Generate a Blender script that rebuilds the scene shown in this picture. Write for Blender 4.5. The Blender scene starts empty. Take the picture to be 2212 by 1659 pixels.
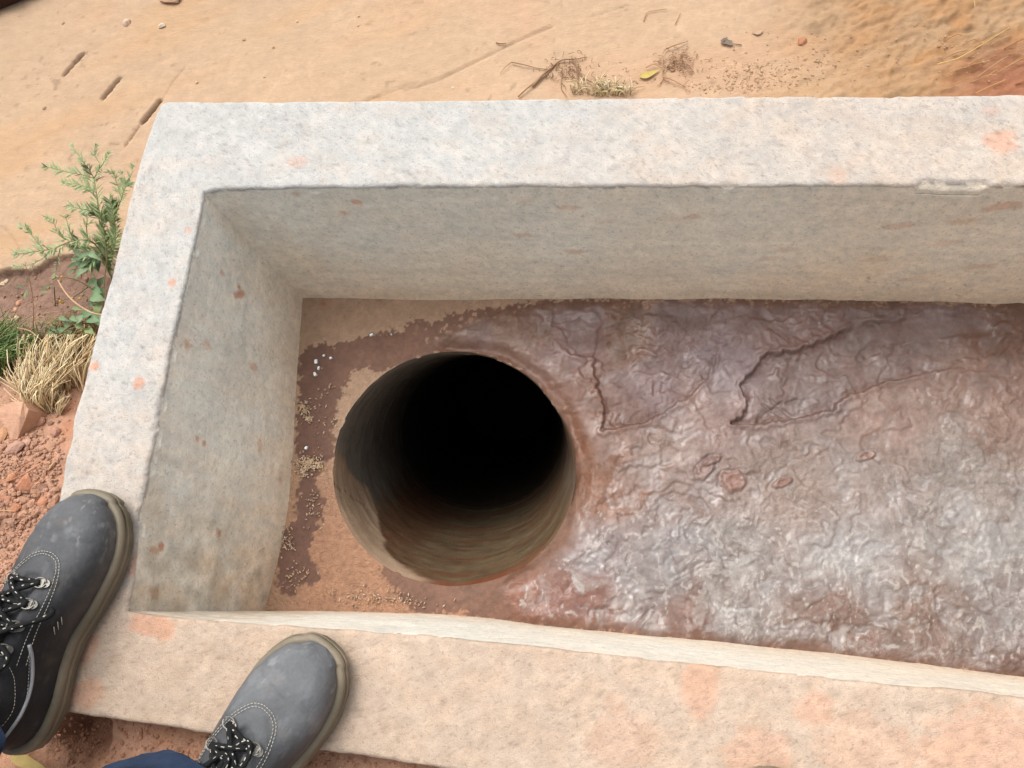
import bpy, math, random
import numpy as np
from mathutils import Vector, Matrix
random.seed(7); RNG = np.random.default_rng(7)
S = bpy.context.scene; COL = S.collection

# ---------------------------------------------------------------- camera, sky, sun, exposure
CAM_H = 0.95; F = 1720.0; CX, CY = 1106.0, 829.5        # a level-ground unit: metres above the slab top
_d = np.array([1286-CX, -(1320-CY), -F]); _d /= np.linalg.norm(_d)
_z = -_d; _x = np.array([1., 0, 0]) - _z[0]*_z; _x /= np.linalg.norm(_x); _y = np.cross(_z, _x)
R = np.array([_x, _y, _z])
cam = bpy.data.objects.new('camera', bpy.data.cameras.new('camera')); COL.objects.link(cam)
cam.matrix_world = Matrix.Translation((0, 0, CAM_H)) @ Matrix(R.tolist()).to_4x4()
cam.data.sensor_width = 36; cam.data.lens = 36*F/2212.0; cam.data.clip_start = .01; cam.data.clip_end = 500
S.camera = cam
W = bpy.data.worlds.new('World'); S.world = W; W.use_nodes = True
wn = W.node_tree.nodes; wl = W.node_tree.links
SUN_EL, SUN_AZ = math.radians(62), math.radians(-30)     # azimuth measured from +Y towards +X
sky = wn.new('ShaderNodeTexSky'); sky.sky_type = 'NISHITA'; sky.sun_disc = False
sky.sun_elevation = SUN_EL; sky.sun_rotation = SUN_AZ; sky.dust_density = 9; sky.air_density = 1; sky.ozone_density = 1
hs = wn.new('ShaderNodeHueSaturation'); hs.inputs['Saturation'].default_value = .22
wl.new(sky.outputs[0], hs.inputs['Color']); wl.new(hs.outputs[0], wn['Background'].inputs[0])
wn['Background'].inputs[1].default_value = .15
sl = bpy.data.lights.new('sun', 'SUN'); sl.energy = .55; sl.angle = math.radians(60); sl.color = (1, .95, .87)
sun = bpy.data.objects.new('sun', sl); COL.objects.link(sun)
sdir = Vector((math.sin(SUN_AZ)*math.cos(SUN_EL), math.cos(SUN_AZ)*math.cos(SUN_EL), math.sin(SUN_EL)))
sun.rotation_euler = sdir.to_track_quat('Z', 'Y').to_euler()
S.view_settings.view_transform = 'Standard'; S.view_settings.look = 'None'
S.view_settings.exposure = .57; S.view_settings.gamma = 1
try: S.view_settings.use_curve_mapping = False
except Exception: pass

# ---------------------------------------------------------------- helpers
def at(px, py, z=0.0):
    """where a sight line meets the level z: used once, to measure the real place"""
    r = R @ np.array([px-CX, -(py-CY), -F]); t = (z-CAM_H)/r[2]
    return np.array([r[0]*t, r[1]*t, z])
def line(pts, z): return np.array([at(a, b, z) for a, b in pts])
def srgb(r, g, b):
    c = np.array([r, g, b])/255.; return np.where(c <= .04045, c/12.92, ((c+.055)/1.055)**2.4)
_P = RNG.permutation(4096); _V = RNG.random(4096)
def vnoise(p):
    p = np.asarray(p, float); i = np.floor(p).astype(np.int64); f = p-i; f = f*f*(3-2*f); out = 0
    for dx in (0, 1):
        for dy in (0, 1):
            for dz in (0, 1):
                h = _P[(_P[(_P[(i[..., 0]+dx) & 4095]+i[..., 1]+dy) & 4095]+i[..., 2]+dz) & 4095]
                w = (f[..., 0] if dx else 1-f[..., 0])*(f[..., 1] if dy else 1-f[..., 1])*(f[..., 2] if dz else 1-f[..., 2])
                out = out+w*_V[h]
    return out*2-1
def fbm(p, scale, octv=4, seed=0, gain=.5):
    p = np.asarray(p, float)*scale+seed*17.31; a, s, n = 1., 0., 0.
    for _ in range(octv):
        s = s+a*vnoise(p); n += a; a *= gain; p = p*2.03+5.7
    return s/n
def sstep(a, b, x):
    t = np.clip((x-a)/(b-a), 0, 1); return t*t*(3-2*t)
def sdpoly(p, poly):
    """signed distance to a polygon, negative inside"""
    x, y = p[:, 0], p[:, 1]; d = np.full(len(x), 1e9); ins = np.zeros(len(x), bool); n = len(poly)
    for i in range(n):
        a, b = poly[i][:2], poly[(i+1) % n][:2]; e = b-a; L = max(e@e, 1e-12)
        t = np.clip(((x-a[0])*e[0]+(y-a[1])*e[1])/L, 0, 1)
        d = np.minimum(d, np.hypot(x-a[0]-t*e[0], y-a[1]-t*e[1]))
        if a[1] != b[1]:
            c = ((a[1] > y) != (b[1] > y)) & (x < e[0]*(y-a[1])/e[1]+a[0]); ins ^= c
    return np.where(ins, -d, d)
def dline(p, pts):
    x, y = p[:, 0], p[:, 1]; d = np.full(len(x), 1e9)
    for a, b in zip(pts[:-1], pts[1:]):
        e = b[:2]-a[:2]; L = max(e@e, 1e-12)
        t = np.clip(((x-a[0])*e[0]+(y-a[1])*e[1])/L, 0, 1)
        d = np.minimum(d, np.hypot(x-a[0]-t*e[0], y-a[1]-t*e[1]))
    return d
def mesh(name, v, f, col=None, wet=None, smooth=True):
    me = bpy.data.meshes.new(name); v = np.asarray(v, np.float32)
    if isinstance(f, np.ndarray) and f.ndim == 2:
        n, k = f.shape
        me.vertices.add(len(v)); me.vertices.foreach_set('co', v.ravel())
        me.loops.add(n*k); me.loops.foreach_set('vertex_index', f.ravel().astype(np.int32))
        me.polygons.add(n); me.polygons.foreach_set('loop_start', np.arange(0, n*k, k, dtype=np.int32))
        me.polygons.foreach_set('loop_total', np.full(n, k, dtype=np.int32)); me.update(calc_edges=True)
    else:
        me.from_pydata(v.tolist(), [], [list(map(int, q)) for q in f]); me.update()
    if smooth: me.polygons.foreach_set('use_smooth', np.ones(len(me.polygons), bool))
    if col is not None:
        a = me.color_attributes.new('Col', 'FLOAT_COLOR', 'POINT')
        c = np.ones((len(v), 4), np.float32); c[:, :3] = col; a.data.foreach_set('color', c.ravel())
    if wet is not None:
        a = me.attributes.new('wet', 'FLOAT', 'POINT'); a.data.foreach_set('value', np.asarray(wet, np.float32))
    return me
def obj(name, me, mat, parent=None):
    o = bpy.data.objects.new(name, me); COL.objects.link(o)
    if mat is not None and not me.materials: me.materials.append(mat)
    if parent is not None: o.parent = parent
    return o
def tag(o, label=None, cat=None, group=None, kind=None):
    for k, v in (('label', label), ('category', cat), ('group', group), ('kind', kind)):
        if v: o[k] = v
    return o
def empty(name, loc, label, cat, group=None):
    o = bpy.data.objects.new(name, None); COL.objects.link(o); o.location = loc; o.empty_display_size = .02
    return tag(o, label, cat, group)
def grid_faces(nu, nv):
    i = np.arange(nu-1)[:, None]*nv+np.arange(nv-1)[None, :]
    return np.stack([i, i+nv, i+nv+1, i+1], -1).reshape(-1, 4)
def compact(v, f, *attrs):
    used = np.unique(f); m = np.full(len(v), -1); m[used] = np.arange(len(used))
    return (v[used], m[f])+tuple(a[used] for a in attrs)
class MB:
    """collects tubes, ribbons and lumps into one mesh"""
    def __init__(s): s.v = []; s.f = []; s.n = 0; s.c = []
    def add(s, v, f, c=None):
        v = np.asarray(v, float); s.v.append(v); s.f += [[int(i)+s.n for i in q] for q in f]; s.n += len(v)
        s.c.append(np.tile(np.asarray(c if c is not None else (1, 1, 1), float), (len(v), 1)))
    def tube(s, pts, r, k=6, c=None, cap=True):
        pts = np.asarray(pts, float); n = len(pts); r = np.broadcast_to(r, (n,)).astype(float)
        T = np.gradient(pts, axis=0); T /= np.linalg.norm(T, axis=1)[:, None]+1e-12
        up = np.array([0, 0, 1.]) if abs(T[0][2]) < .9 else np.array([1., 0, 0]); V = []
        for i in range(n):
            a = np.cross(T[i], up); a /= np.linalg.norm(a)+1e-12; b = np.cross(a, T[i]); up = b
            for j in range(k):
                th = 2*math.pi*j/k; V.append(pts[i]+r[i]*(math.cos(th)*a+math.sin(th)*b))
        Fc = [[i*k+j, i*k+(j+1) % k, (i+1)*k+(j+1) % k, (i+1)*k+j] for i in range(n-1) for j in range(k)]
        if cap: Fc += [list(range(k))[::-1], [(n-1)*k+j for j in range(k)]]
        s.add(V, Fc, c)
    def blade(s, pts, w, side=None, fold=.25, c=None):
        """leaf: a three-wide folded ribbon, width profile w per point"""
        pts = np.asarray(pts, float); n = len(pts); w = np.broadcast_to(w, (n,)).astype(float)
        T = np.gradient(pts, axis=0); T /= np.linalg.norm(T, axis=1)[:, None]+1e-12
        V = []
        for i in range(n):
            sd = np.cross(T[i], [0, 0, 1.]) if side is None else np.asarray(side, float)
            if np.linalg.norm(sd) < 1e-3: sd = np.array([1., 0, 0])
            sd = sd/np.linalg.norm(sd); nn = np.cross(sd, T[i]); m = pts[i]
            V += [m-sd*w[i]+nn*w[i]*fold, m, m+sd*w[i]+nn*w[i]*fold]
        s.add(V, [[i*3+j, i*3+j+1, i*3+j+4, i*3+j+3] for i in range(n-1) for j in (0, 1)], c)
    def lump(s, p, r, c=None, sub=1, flat=.75, rough=.25):
        v, f = ICO[sub]; q = v*(1+rough*RNG.uniform(-1, 1, (len(v), 1)))
        A = np.linalg.qr(RNG.normal(size=(3, 3)))[0]; sc = RNG.uniform(.75, 1.25, 3)
        q = (q*sc)@A.T*r; q[:, 2] *= flat; s.add(q+np.asarray(p), f, c)
    def build(s, name, mat, parent=None, origin=(0, 0, 0), smooth=True):
        v = np.concatenate(s.v)-np.asarray(origin); me = mesh(name, v, s.f, np.concatenate(s.c), smooth=smooth)
        return obj(name, me, mat, parent)
def ico(sub):
    import bmesh
    b = bmesh.new(); bmesh.ops.create_icosphere(b, subdivisions=sub, radius=1)
    v = np.array([x.co[:] for x in b.verts]); f = [[w.index for w in q.verts] for q in b.faces]; b.free(); return v, f
ICO = {1: ico(1), 2: ico(2), 3: ico(3)}
def spline(pts, n):
    P = np.asarray(pts, float); m = len(P)
    if m < 3: return np.array([P[0]+(P[-1]-P[0])*t for t in np.linspace(0, 1, n)])
    Q = np.vstack([2*P[0]-P[1], P, 2*P[-1]-P[-2]]); o = []
    for u in np.linspace(0, m-1-1e-9, n):
        i = int(u); t = u-i; a, b, c, d = Q[i:i+4]
        o.append(.5*((2*b)+(-a+c)*t+(2*a-5*b+4*c-d)*t*t+(-a+3*b-3*c+d)*t**3))
    return np.array(o)

# ---------------------------------------------------------------- materials
def mat(name, rough=.85, spec=.3, base=None, wet=None, fine=(400, .12), mid=(60, .1), bump=((350, .0006), (1200, .0003)),
        pores=0., attr=True, metal=0., coat=0., wetr=.25, stretch=None, smooth_attr=False):
    m = bpy.data.materials.new(name); m.use_nodes = True; N = m.node_tree.nodes; L = m.node_tree.links
    b = N['Principled BSDF']; b.inputs['Roughness'].default_value = rough; b.inputs['Specular IOR Level'].default_value = spec
    b.inputs['Metallic'].default_value = metal; b.inputs['Coat Weight'].default_value = coat
    tc = N.new('ShaderNodeNewGeometry') if attr != 'obj' else N.new('ShaderNodeTexCoord')
    vec = tc.outputs['Position'] if attr != 'obj' else tc.outputs['Object']
    if stretch:
        mp = N.new('ShaderNodeMapping'); mp.inputs['Scale'].default_value = stretch[0]; mp.inputs['Rotation'].default_value = (0, 0, stretch[1])
        L.new(vec, mp.inputs[0]); vec2 = mp.outputs[0]
    else: vec2 = vec
    def noise(sc, det=3, v=vec, dist=0.):
        n = N.new('ShaderNodeTexNoise'); n.inputs['Scale'].default_value = sc; n.inputs['Detail'].default_value = det
        n.inputs['Distortion'].default_value = dist; L.new(v, n.inputs['Vector']); return n.outputs[0]
    def math_(op, a, c, d=None):
        q = N.new('ShaderNodeMath'); q.operation = op
        for i, x in enumerate((a, c, d)):
            if x is None: continue
            if hasattr(x, 'links'): L.new(x, q.inputs[i])
            else: q.inputs[i].default_value = x
        return q.outputs[0]
    if attr and base is None:
        ca = N.new('ShaderNodeAttribute'); ca.attribute_name = 'Col'; c = ca.outputs['Color']
    else:
        rg = N.new('ShaderNodeRGB'); rg.outputs[0].default_value = (*base, 1); c = rg.outputs[0]
    g = None
    for sc, am in (fine, mid):
        if am:
            q = math_('MULTIPLY_ADD', noise(sc, 4, vec2), 4*am, 1-2*am); g = q if g is None else math_('MULTIPLY', g, q)
    if pores:
        mr = N.new('ShaderNodeMapRange'); mr.inputs[1].default_value = .33; mr.inputs[2].default_value = .42
        mr.inputs[3].default_value = 1-pores; mr.inputs[4].default_value = 1
        L.new(noise(230, 3), mr.inputs[0]); g = math_('MULTIPLY', g, mr.outputs[0])
    if g is not None:
        vm = N.new('ShaderNodeVectorMath'); vm.operation = 'SCALE'; L.new(c, vm.inputs[0]); L.new(g, vm.inputs['Scale']); c = vm.outputs[0]
    L.new(c, b.inputs['Base Color'])
    if wet:
        wa = N.new('ShaderNodeAttribute'); wa.attribute_name = 'wet'; w = wa.outputs['Fac']
        L.new(math_('MULTIPLY_ADD', w, wetr-rough, rough), b.inputs['Roughness'])
        L.new(math_('MULTIPLY_ADD', w, wet, spec), b.inputs['Specular IOR Level'])
    prev = None
    for sc, dist in bump:
        bn = N.new('ShaderNodeBump'); bn.inputs['Strength'].default_value = 1; bn.inputs['Distance'].default_value = dist
        if smooth_attr:
            ba = N.new('ShaderNodeAttribute'); ba.attribute_name = 'grain'; L.new(ba.outputs['Fac'], bn.inputs['Strength'])
        L.new(noise(sc, 4, vec2, .6 if wet else 0), bn.inputs['Height'])
        if prev is not None: L.new(prev, bn.inputs['Normal'])
        prev = bn.outputs[0]
    if prev is not None: L.new(prev, b.inputs['Normal'])
    return m
M_CONC = mat('rough_concrete', .9, .25, fine=(650, .10), mid=(90, .07), bump=((190, .0011), (650, .0012)), pores=.20)
M_FLOOR = mat('sandy_wet_floor', .88, .3, wet=.75, fine=(600, .12), mid=(140, .09), bump=((170, .0042), (480, .0026)), wetr=.20)
M_MUD = mat('wet_mud', .85, .3, wet=.36, fine=(500, .14), mid=(150, .12), bump=((170, .0018), (480, .0016)), wetr=.34, smooth_attr=True)
M_PIPE = mat('stained_pipe', .8, .25, fine=(400, .10), mid=(50, .12), bump=((200, .001), (700, .0008)))
M_ROAD = mat('packed_earth', .95, .15, fine=(420, .06), mid=(36, .07), bump=((120, .0010), (600, .0007)), stretch=((1, 2.6, 1), -.5))
M_SOIL = mat('red_soil', .95, .15, fine=(500, .14), mid=(90, .12), bump=((200, .0024), (700, .0012)))
M_STONE = mat('stone', .9, .2, fine=(500, .12), mid=(120, .12), bump=((300, .0010), (900, .0006)))
M_PLANT = mat('leaf', .55, .35, fine=(300, .08), mid=(80, .10), bump=())
M_STRAW = mat('straw', .75, .25, fine=(500, .08), mid=(80, .10), bump=())
M_LEATHER = mat('worn_leather', .68, .3, fine=(300, .10), mid=(35, .16), bump=((130, .0008), (900, .0003)), attr=True)
M_SOLE = mat('rubber_sole', .5, .4, fine=(200, .05), mid=(30, .10), bump=((400, .0003),))
M_THREAD = mat('thread', .8, .2, base=(.48, .46, .39), attr=False, fine=(500, .1), mid=(90, 0), bump=())
M_PIPING = mat('grey_piping', .5, .4, base=(.30, .31, .33), attr=False, fine=(500, .1), mid=(60, .1), bump=())
M_LACE = mat('black_lace', .85, .2, base=(.012, .012, .013), attr=False, fine=(900, .2), mid=(100, 0), bump=((1200, .0006),))
M_METAL = mat('dull_metal', .5, .4, base=(.20, .19, .17), attr=False, fine=(300, .1), mid=(50, .1), bump=(), metal=.75)
M_JEANS = mat('denim', .9, .2, base=(.024, .040, .078), attr=False, fine=(1400, .3), mid=(60, .15), bump=((1500, .0006), (60, .002)))
M_CHIP = mat('white_chip', .6, .3, base=(.72, .76, .80), attr=False, fine=(500, .06), mid=(60, 0), bump=())

# ---------------------------------------------------------------- the drain basin: measured lines
ZF = -0.306; XE = 3.0
def extend(l, x=XE):
    a, b = l[-2], l[-1]; t = (x-b[0])/(b[0]-a[0]); return np.vstack([l, b+t*(b-a)])
O_back = extend(line([(345, 222), (362, 217), (420, 217), (600, 218), (1080, 213), (1500, 207), (2212, 203)], 0))
I_back = extend(line([(440, 417), (462, 410), (540, 406), (900, 401), (1400, 401), (1800, 400), (2212, 401)], 0))
F_back = extend(line([(655, 645), (760, 648), (1100, 649), (1400, 646), (1800, 650), (2212, 656)], ZF))
O_left = line([(345, 222), (322, 285), (300, 352), (270, 470), (240, 588), (213, 690), (190, 780), (165, 880), (141, 985), (124, 1090), (95, 1230), (60, 1370), (23, 1520)], 0)
I_left = line([(440, 417), (425, 500), (404, 590), (388, 665), (370, 740), (345, 870), (320, 1010), (300, 1110), (288, 1230), (275, 1320)], 0)
F_left = line([(655, 645), (648, 740), (640, 850), (634, 960), (622, 1100), (600, 1220), (575, 1318)], ZF)
O_front = extend(line([(23, 1520), (170, 1545), (300, 1563), (430, 1583), (690, 1621), (820, 1640), (1000, 1668)], 0))
I_front = extend(line([(275, 1320), (350, 1331), (560, 1347), (900, 1371), (1200, 1401), (1600, 1444), (2212, 1506)], 0))
F_front = extend(line([(575, 1318), (750, 1320), (900, 1325), (1100, 1340), (1400, 1370), (1800, 1413), (2212, 1462)], ZF))
def arc(l, t):
    s = np.r_[0, np.cumsum(np.linalg.norm(np.diff(l, axis=0), axis=1))]; s /= s[-1]
    return np.stack([np.interp(t, s, l[:, k]) for k in range(3)], 1)
def along_x(l, n_dense=400, x1=.85):
    """stations: dense where the photo looks, sparse beyond"""
    return None
def stations(l):
    L = np.linalg.norm(l[-1]-l[0])
    if L < 1.2: return np.linspace(0, 1, int(L/.0032))
    d = np.arange(0, 1.45, .0032); e = [d[-1]]; st = .004
    while e[-1] < L: e.append(e[-1]+st); st *= 1.12
    return np.r_[d, np.array(e[1:-1]), L]/L
S_STAIN = [  # orange-red splashes: photo place, radius px, elongation, angle, strength, surface level
    (372, 610, 9, 1, 0, .8, 0), (300, 828, 15, 1, 0, .75, 0), (203, 792, 11, 1, 0, .85, 0), (640, 350, 15, 1.6, .1, .35, 0),
    (405, 498, 8, 1, 0, .6, 0), (335, 445, 4, 1, 0, .7, 0), (2165, 305, 30, 1.2, .1, .55, 0), (1810, 380, 22, 1, 0, .2, 0),
    (2140, 240, 14, 1.4, 0, .25, 0), (330, 1352, 22, 2.4, -.2, .55, 0), (286, 1222, 12, 2, 1.3, .5, 0), (185, 1500, 30, 1.2, 0, .45, 0),
    (190, 1405, 20, 1.6, 1.2, .4, 0), (1515, 1480, 36, 1.6, 1.4, .38, 0), (1330, 1520, 18, 1.3, 0, .15, 0), (1350, 1600, 50, 1.4, .3, .18, 0),
    (1760, 1530, 30, 1.3, .4, .35, 0), (640, 1505, 14, 1.3, 0, .5, 0), (1640, 1630, 44, 1.4, 0, .3, 0), (2130, 1630, 80, 1.5, .1, .35, 0),
    (610, 1600, 30, 1.2, 0, .3, 0), (1870, 1620, 60, 1.4, 0, .2, 0)]
W_STAIN = [(516, 620, 5, 1, 0, .8), (517, 636, 9, 2.2, -1.1, .7), (560, 966, 16, 2.2, .2, .6), (350, 1180, 9, 1, 0, .8), (333, 1190, 7, 1.6, 1.4, .6),
    (770, 437, 8, 1.3, .1, .6), (741, 462, 6, 1.4, -.7, .5), (700, 657, 6, 1, 0, 0), (1497, 468, 14, 2.2, .2, .6), (1135, 435, 12, 3, .1, .3),
    (2170, 447, 22, 3, .2, .7), (2080, 480, 18, 3, .15, .45), (1940, 490, 20, 3, .05, .5), (2050, 525, 18, 3, .3, .35), (1890, 560, 16, 3.5, .4, .4),
    (1700, 540, 14, 3, .1, .35), (1660, 560, 14, 3, .3, .25), (1980, 600, 18, 3.5, .35, .3), (2120, 575, 20, 3.5, .2, .35), (402, 745, 8, 1.2, 1.2, .5),
    (480, 590, 5, 1.3, 1.2, .5), (426, 948, 6, 1, 0, .6), (440, 958, 7, 1, 0, .6), (475, 1153, 8, 1, 0, .7), (550, 792, 9, 1.8, 1.4, .4),
    (335, 1280, 10, 1.3, 1.2, .5), (446, 745, 10, 1.2, 1.2, .35), (1130, 510, 9, 2.4, .1, .3), (1240, 545, 9, 2.4, .1, .3), (1230, 450, 9, 2.4, 0, .3),
    (1310, 480, 14, 2.4, 0, .2), (1450, 470, 14, 2.4, .1, .25), (690, 560, 20, 2, .2, .0), (640, 420, 8, 1, 0, .4), (605, 1035, 9, 1.2, 1, .35)]
def wall_depth_point(px, py, which):
    # sight line against the battered inner wall: march it
    r = R @ np.array([px-CX, -(py-CY), -F]); ts = np.linspace(.93, 1.34, 400)
    for t in ts:
        q = r*t*(CAM_H/-r[2])/1.0; z = CAM_H+q[2]; k = min(max(-z/-ZF, 0), 1)
        if which == 'back':
            y0 = np.interp(q[0], I_back[:, 0], I_back[:, 1])*(1-k)+np.interp(q[0], F_back[:, 0], F_back[:, 1])*k
            if q[1] > y0: return np.array([q[0], q[1], z])
        elif which == 'left':
            x0 = np.interp(-q[1], -I_left[:, 1], I_left[:, 0])*(1-k)+np.interp(-q[1], -F_left[:, 1], F_left[:, 0])*k
            if q[0] < x0: return np.array([q[0], q[1], z])
    return None
_top = [(at(s[0], s[1]), s[2]*.00057, s[3], s[4], s[5]) for s in S_STAIN]
_wall = []
for s in W_STAIN:
    if s[5] <= 0: continue
    which = 'left' if s[0] < 650 and s[1] > s[0]*.8 else 'back'
    q = wall_depth_point(s[0], s[1], which)
    if q is not None: _wall.append((q, s[2]*(.0007 if s[2] < 12 else .0004), s[3], s[4], s[5]*(1 if s[2] < 12 else .6), which))
C_GREY = np.array([.395, .392, .378]); C_PALE = np.array([.450, .440, .415]); C_PEACH = np.array([.440, .330, .245]); C_ORANGE = np.array([.55, .22, .11])
def concrete_colour(v):
    x, y, z = v[:, 0], v[:, 1], v[:, 2]; n = len(v); top = z > -.006
    n1 = fbm(v, 7, 4, 1); n2 = fbm(v*[1, 1.6, 1], 26, 4, 2); n3 = fbm(v, 90, 3, 3)
    # dust has gathered towards the front and the right-hand end
    warm = sstep(.45, -.1, y)*.50+sstep(-.25, .35, x)*.42+sstep(.06, -.02, y)*.45
    warm = np.where(top, warm, .22+.30*sstep(-.10, -.30, z)+.30*sstep(-.2, .6, x)+.35*sstep(.25, .0, y)*(x < -.4)*(.6+1.2*n2)+.25*fbm(v*[3, 3, .5], 16, 4, 19)*(x < -.4))
    warm = np.clip(warm+.10*top+n1*.20+n2*.13+n3*.10, 0, 1)
    warm = np.where(top, np.clip(warm+(sstep(-.05, .25, fbm(v*[1, 1.5, 1], 32, 4, 18))-.5)*.16, 0, 1), warm)
    pale = np.clip(.45+.35*n1+.35*(sstep(-.1, .25, fbm(v, 48, 4, 9))-.4)+.3*fbm(v, 140, 3, 16), 0, 1)*np.where(top, 1, .25)
    c = C_GREY*(1-pale[:, None])+C_PALE*pale[:, None]
    pe = np.where(top[:, None], C_PEACH, C_PEACH*.88)
    c = c*(1-warm[:, None]*.95)+pe*warm[:, None]*.95
    trow = fbm(v*[.22, .22, 1.6], 60, 4, 17); spk = sstep(.45, .6, fbm(v*[1, 1, 1.6], 60, 3, 20))*(z < -.12)*(~top)*(y > .3)*sstep(.3, .6, fbm(v, 5, 2, 24)+.4)
    c = c*np.where(top, 1.0, 1.98*(1+.10*trow)*(1-.45*spk))[:, None]*np.where(top[:, None], 1, np.array([.985, 1, .955]))   # inner walls lifted in colour to make up for the shade inside the basin
    wn_ = fbm(v, 110, 3, 5)
    for q, r, el, an, st in _top:
        dx, dy = x-q[0], y-q[1]; a = dx*math.cos(an)+dy*math.sin(an); b = -dx*math.sin(an)+dy*math.cos(an)
        m = sstep(1.25, .75, np.hypot(a/el, b)/r+wn_*.45+n3*.2)*st*top
        m = m*.75; c = c*(1-m[:, None])+C_ORANGE*1.05*m[:, None]
    for q, r, el, an, st, which in _wall:
        d = v-q; u = d[:, 0] if which == 'back' else d[:, 1]; w = d[:, 2]
        a = u*math.cos(an)+w*math.sin(an); b = -u*math.sin(an)+w*math.cos(an)
        off = np.abs(d[:, 1] if which == 'back' else d[:, 0]) < .03
        m = sstep(1.3, .7, np.hypot(a/el, b)/r+wn_*.5)*st*(~top)*off
        c = c*(1-m[:, None])+C_ORANGE*m[:, None]
    # grimy foot of the inner walls and corners
    foot = sstep(-.25, -.30, z+n2*.02)*.4; c = c*(1-foot[:, None])+np.array([.62, .48, .35])*foot[:, None]
    # grey cement smear at the front-left inside corner, darker algae specks
    g = sstep(.20, .0, np.hypot(x+.53, (y-.02)*1.0))*(~top)*(.45+.8*fbm(v, 60, 4, 12)); g = np.clip(g, 0, 1)*.8
    c = c*(1-g[:, None])+np.array([.36, .29, .21])*g[:, None]
    # pale scrape marks on the back wall
    for (ax, ay, bx, by) in ((1780, 500, 1900, 435), (1800, 478, 1870, 432), (1795, 505, 1850, 465), (1875, 470, 1905, 455), (1750, 520, 1790, 488)):
        a, b = wall_depth_point(ax, ay, 'back'), wall_depth_point(bx, by, 'back')
        e = b-a; t = np.clip(((v-a)@e)/(e@e), 0, 1); dd = np.linalg.norm(v-a-t[:, None]*e, axis=1)
        m = sstep(.0035, .0008, dd+.003*wn_)*.55*(~top); c = c*(1-m[:, None])+np.array([.72, .68, .62])*m[:, None]
    n9 = fbm(v, 220, 3, 14); c = c*(1+.13*n3[:, None]+.10*n2[:, None]+.14*n9[:, None]); pit = sstep(.30, .5, fbm(v*[1, 1.4, 1], 130, 3, 15)+n2*.15)*top*.22; c = c*(1-pit[:, None])
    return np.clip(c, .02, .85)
NOTCH = (at(1975, 401)[0], at(2150, 401)[0], at(2000, 389)[0], at(2120, 391)[0])
def sweep(O, I, Fl, name, parent):
    t = stations(O); o, i, fl = arc(O, t), arc(I, t), arc(Fl, t)
    n1 = fbm(o, 35, 4, 21); n2 = fbm(i, 35, 4, 22)
    dv = (i-o); W_ = np.linalg.norm(dv[:, :2], axis=1)[:, None]; dv = dv/W_
    o = o+dv*(n1*.0035)[:, None]; i = i+dv*(n2*.0028)[:, None]
    r = .006; rows = []
    for s in np.linspace(0, 1, 14)[:-1]: rows.append(o-dv*(.02*(1-s))+np.array([0, 0, -.36*(1-s)-r*s]))
    for a in (20, 45, 70, 90): a = math.radians(a); rows.append(o+dv*(r*(1-math.cos(a)))+np.array([0, 0, -r+r*math.sin(a)]))
    for s in np.linspace(0, 1, 40)[1:-1]: rows.append(o+dv*r+(i-o-2*r*dv)*s)
    for a in (90, 70, 45, 20, 0): a = math.radians(a); rows.append(i-dv*(r*(1-math.cos(a)))+np.array([0, 0, -r+r*math.sin(a)]))
    low = fl+np.array([0, 0, -.006])
    for s in np.linspace(0, 1, 88)[1:]: rows.append((i+np.array([0, 0, -r]))*(1-s)+low*s)
    v = np.stack(rows, 1).reshape(-1, 3); nv = len(rows); sz = v[:, 2] > -.0015
    edge_in = np.linalg.norm(v[:, :2]-np.repeat(i[:, :2], nv, 0), axis=1); edge_out = np.linalg.norm(v[:, :2]-np.repeat(o[:, :2], nv, 0), axis=1)
    up = v[:, 2] > -.012
    e = np.minimum(edge_in, edge_out)
    chip = sstep(.15, .6, fbm(v, 55, 3, 31))*sstep(.012, .0, e)*up
    v[:, 2] -= chip*.004
    v[:, 2] += np.where(up, fbm(v, 10, 3, 33)*.0016+fbm(v, 140, 3, 34)*.0003, 0)
    inn = (~up) & (np.tile(np.arange(nv), len(t)) > 55)
    dn = np.repeat(dv, nv, 0); v -= dn*(np.where(inn, fbm(v, 9, 3, 35)*.004+fbm(v, 60, 3, 36)*.0008, 0)*sstep(-.006, -.06, v[:, 2]))[:, None]
    if name == 'back_wall':     # broken-out notch along the inner lip
        m = sstep(NOTCH[0], NOTCH[2], v[:, 0])*sstep(NOTCH[1], NOTCH[3], v[:, 0])
        v[:, 2] -= m*sstep(.011, .002, edge_in-.0005+fbm(v, 80, 2, 8)*.0015)*.009*(v[:, 2] > -.02)
    if name == 'front_wall':    # finger-sized dimple in the cast top
        q = at(1990, 1541); d = np.hypot((v[:, 0]-q[0])/1.7, v[:, 1]-q[1]); v[:, 2] -= sstep(.0135, .0, d)*.004*up
    f = grid_faces(len(t), nv)
    if name == 'front_wall' or True: pass
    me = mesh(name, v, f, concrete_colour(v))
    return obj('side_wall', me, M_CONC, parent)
basin = empty('drain_basin', (0, 0, 0), 'rectangular cast concrete drain basin with a round pipe hole in its floor', 'drain basin')
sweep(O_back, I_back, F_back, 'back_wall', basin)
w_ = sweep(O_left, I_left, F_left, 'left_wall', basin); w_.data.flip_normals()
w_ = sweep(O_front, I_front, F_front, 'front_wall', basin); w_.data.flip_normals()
ew = MB(); y0, y1 = O_front[-1][1], O_back[-1][1]
ew.add([(3-.002, y0, -.4), (3.12, y0, -.4), (3.12, y1, -.4), (2.998, y1, -.4), (2.998, y0, .0), (3.12, y0, .0), (3.12, y1, .0), (2.998, y1, .0)],
       [(0, 3, 2, 1), (4, 5, 6, 7), (0, 1, 5, 4), (1, 2, 6, 5), (2, 3, 7, 6), (3, 0, 4, 7)], (.5, .45, .38))
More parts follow.
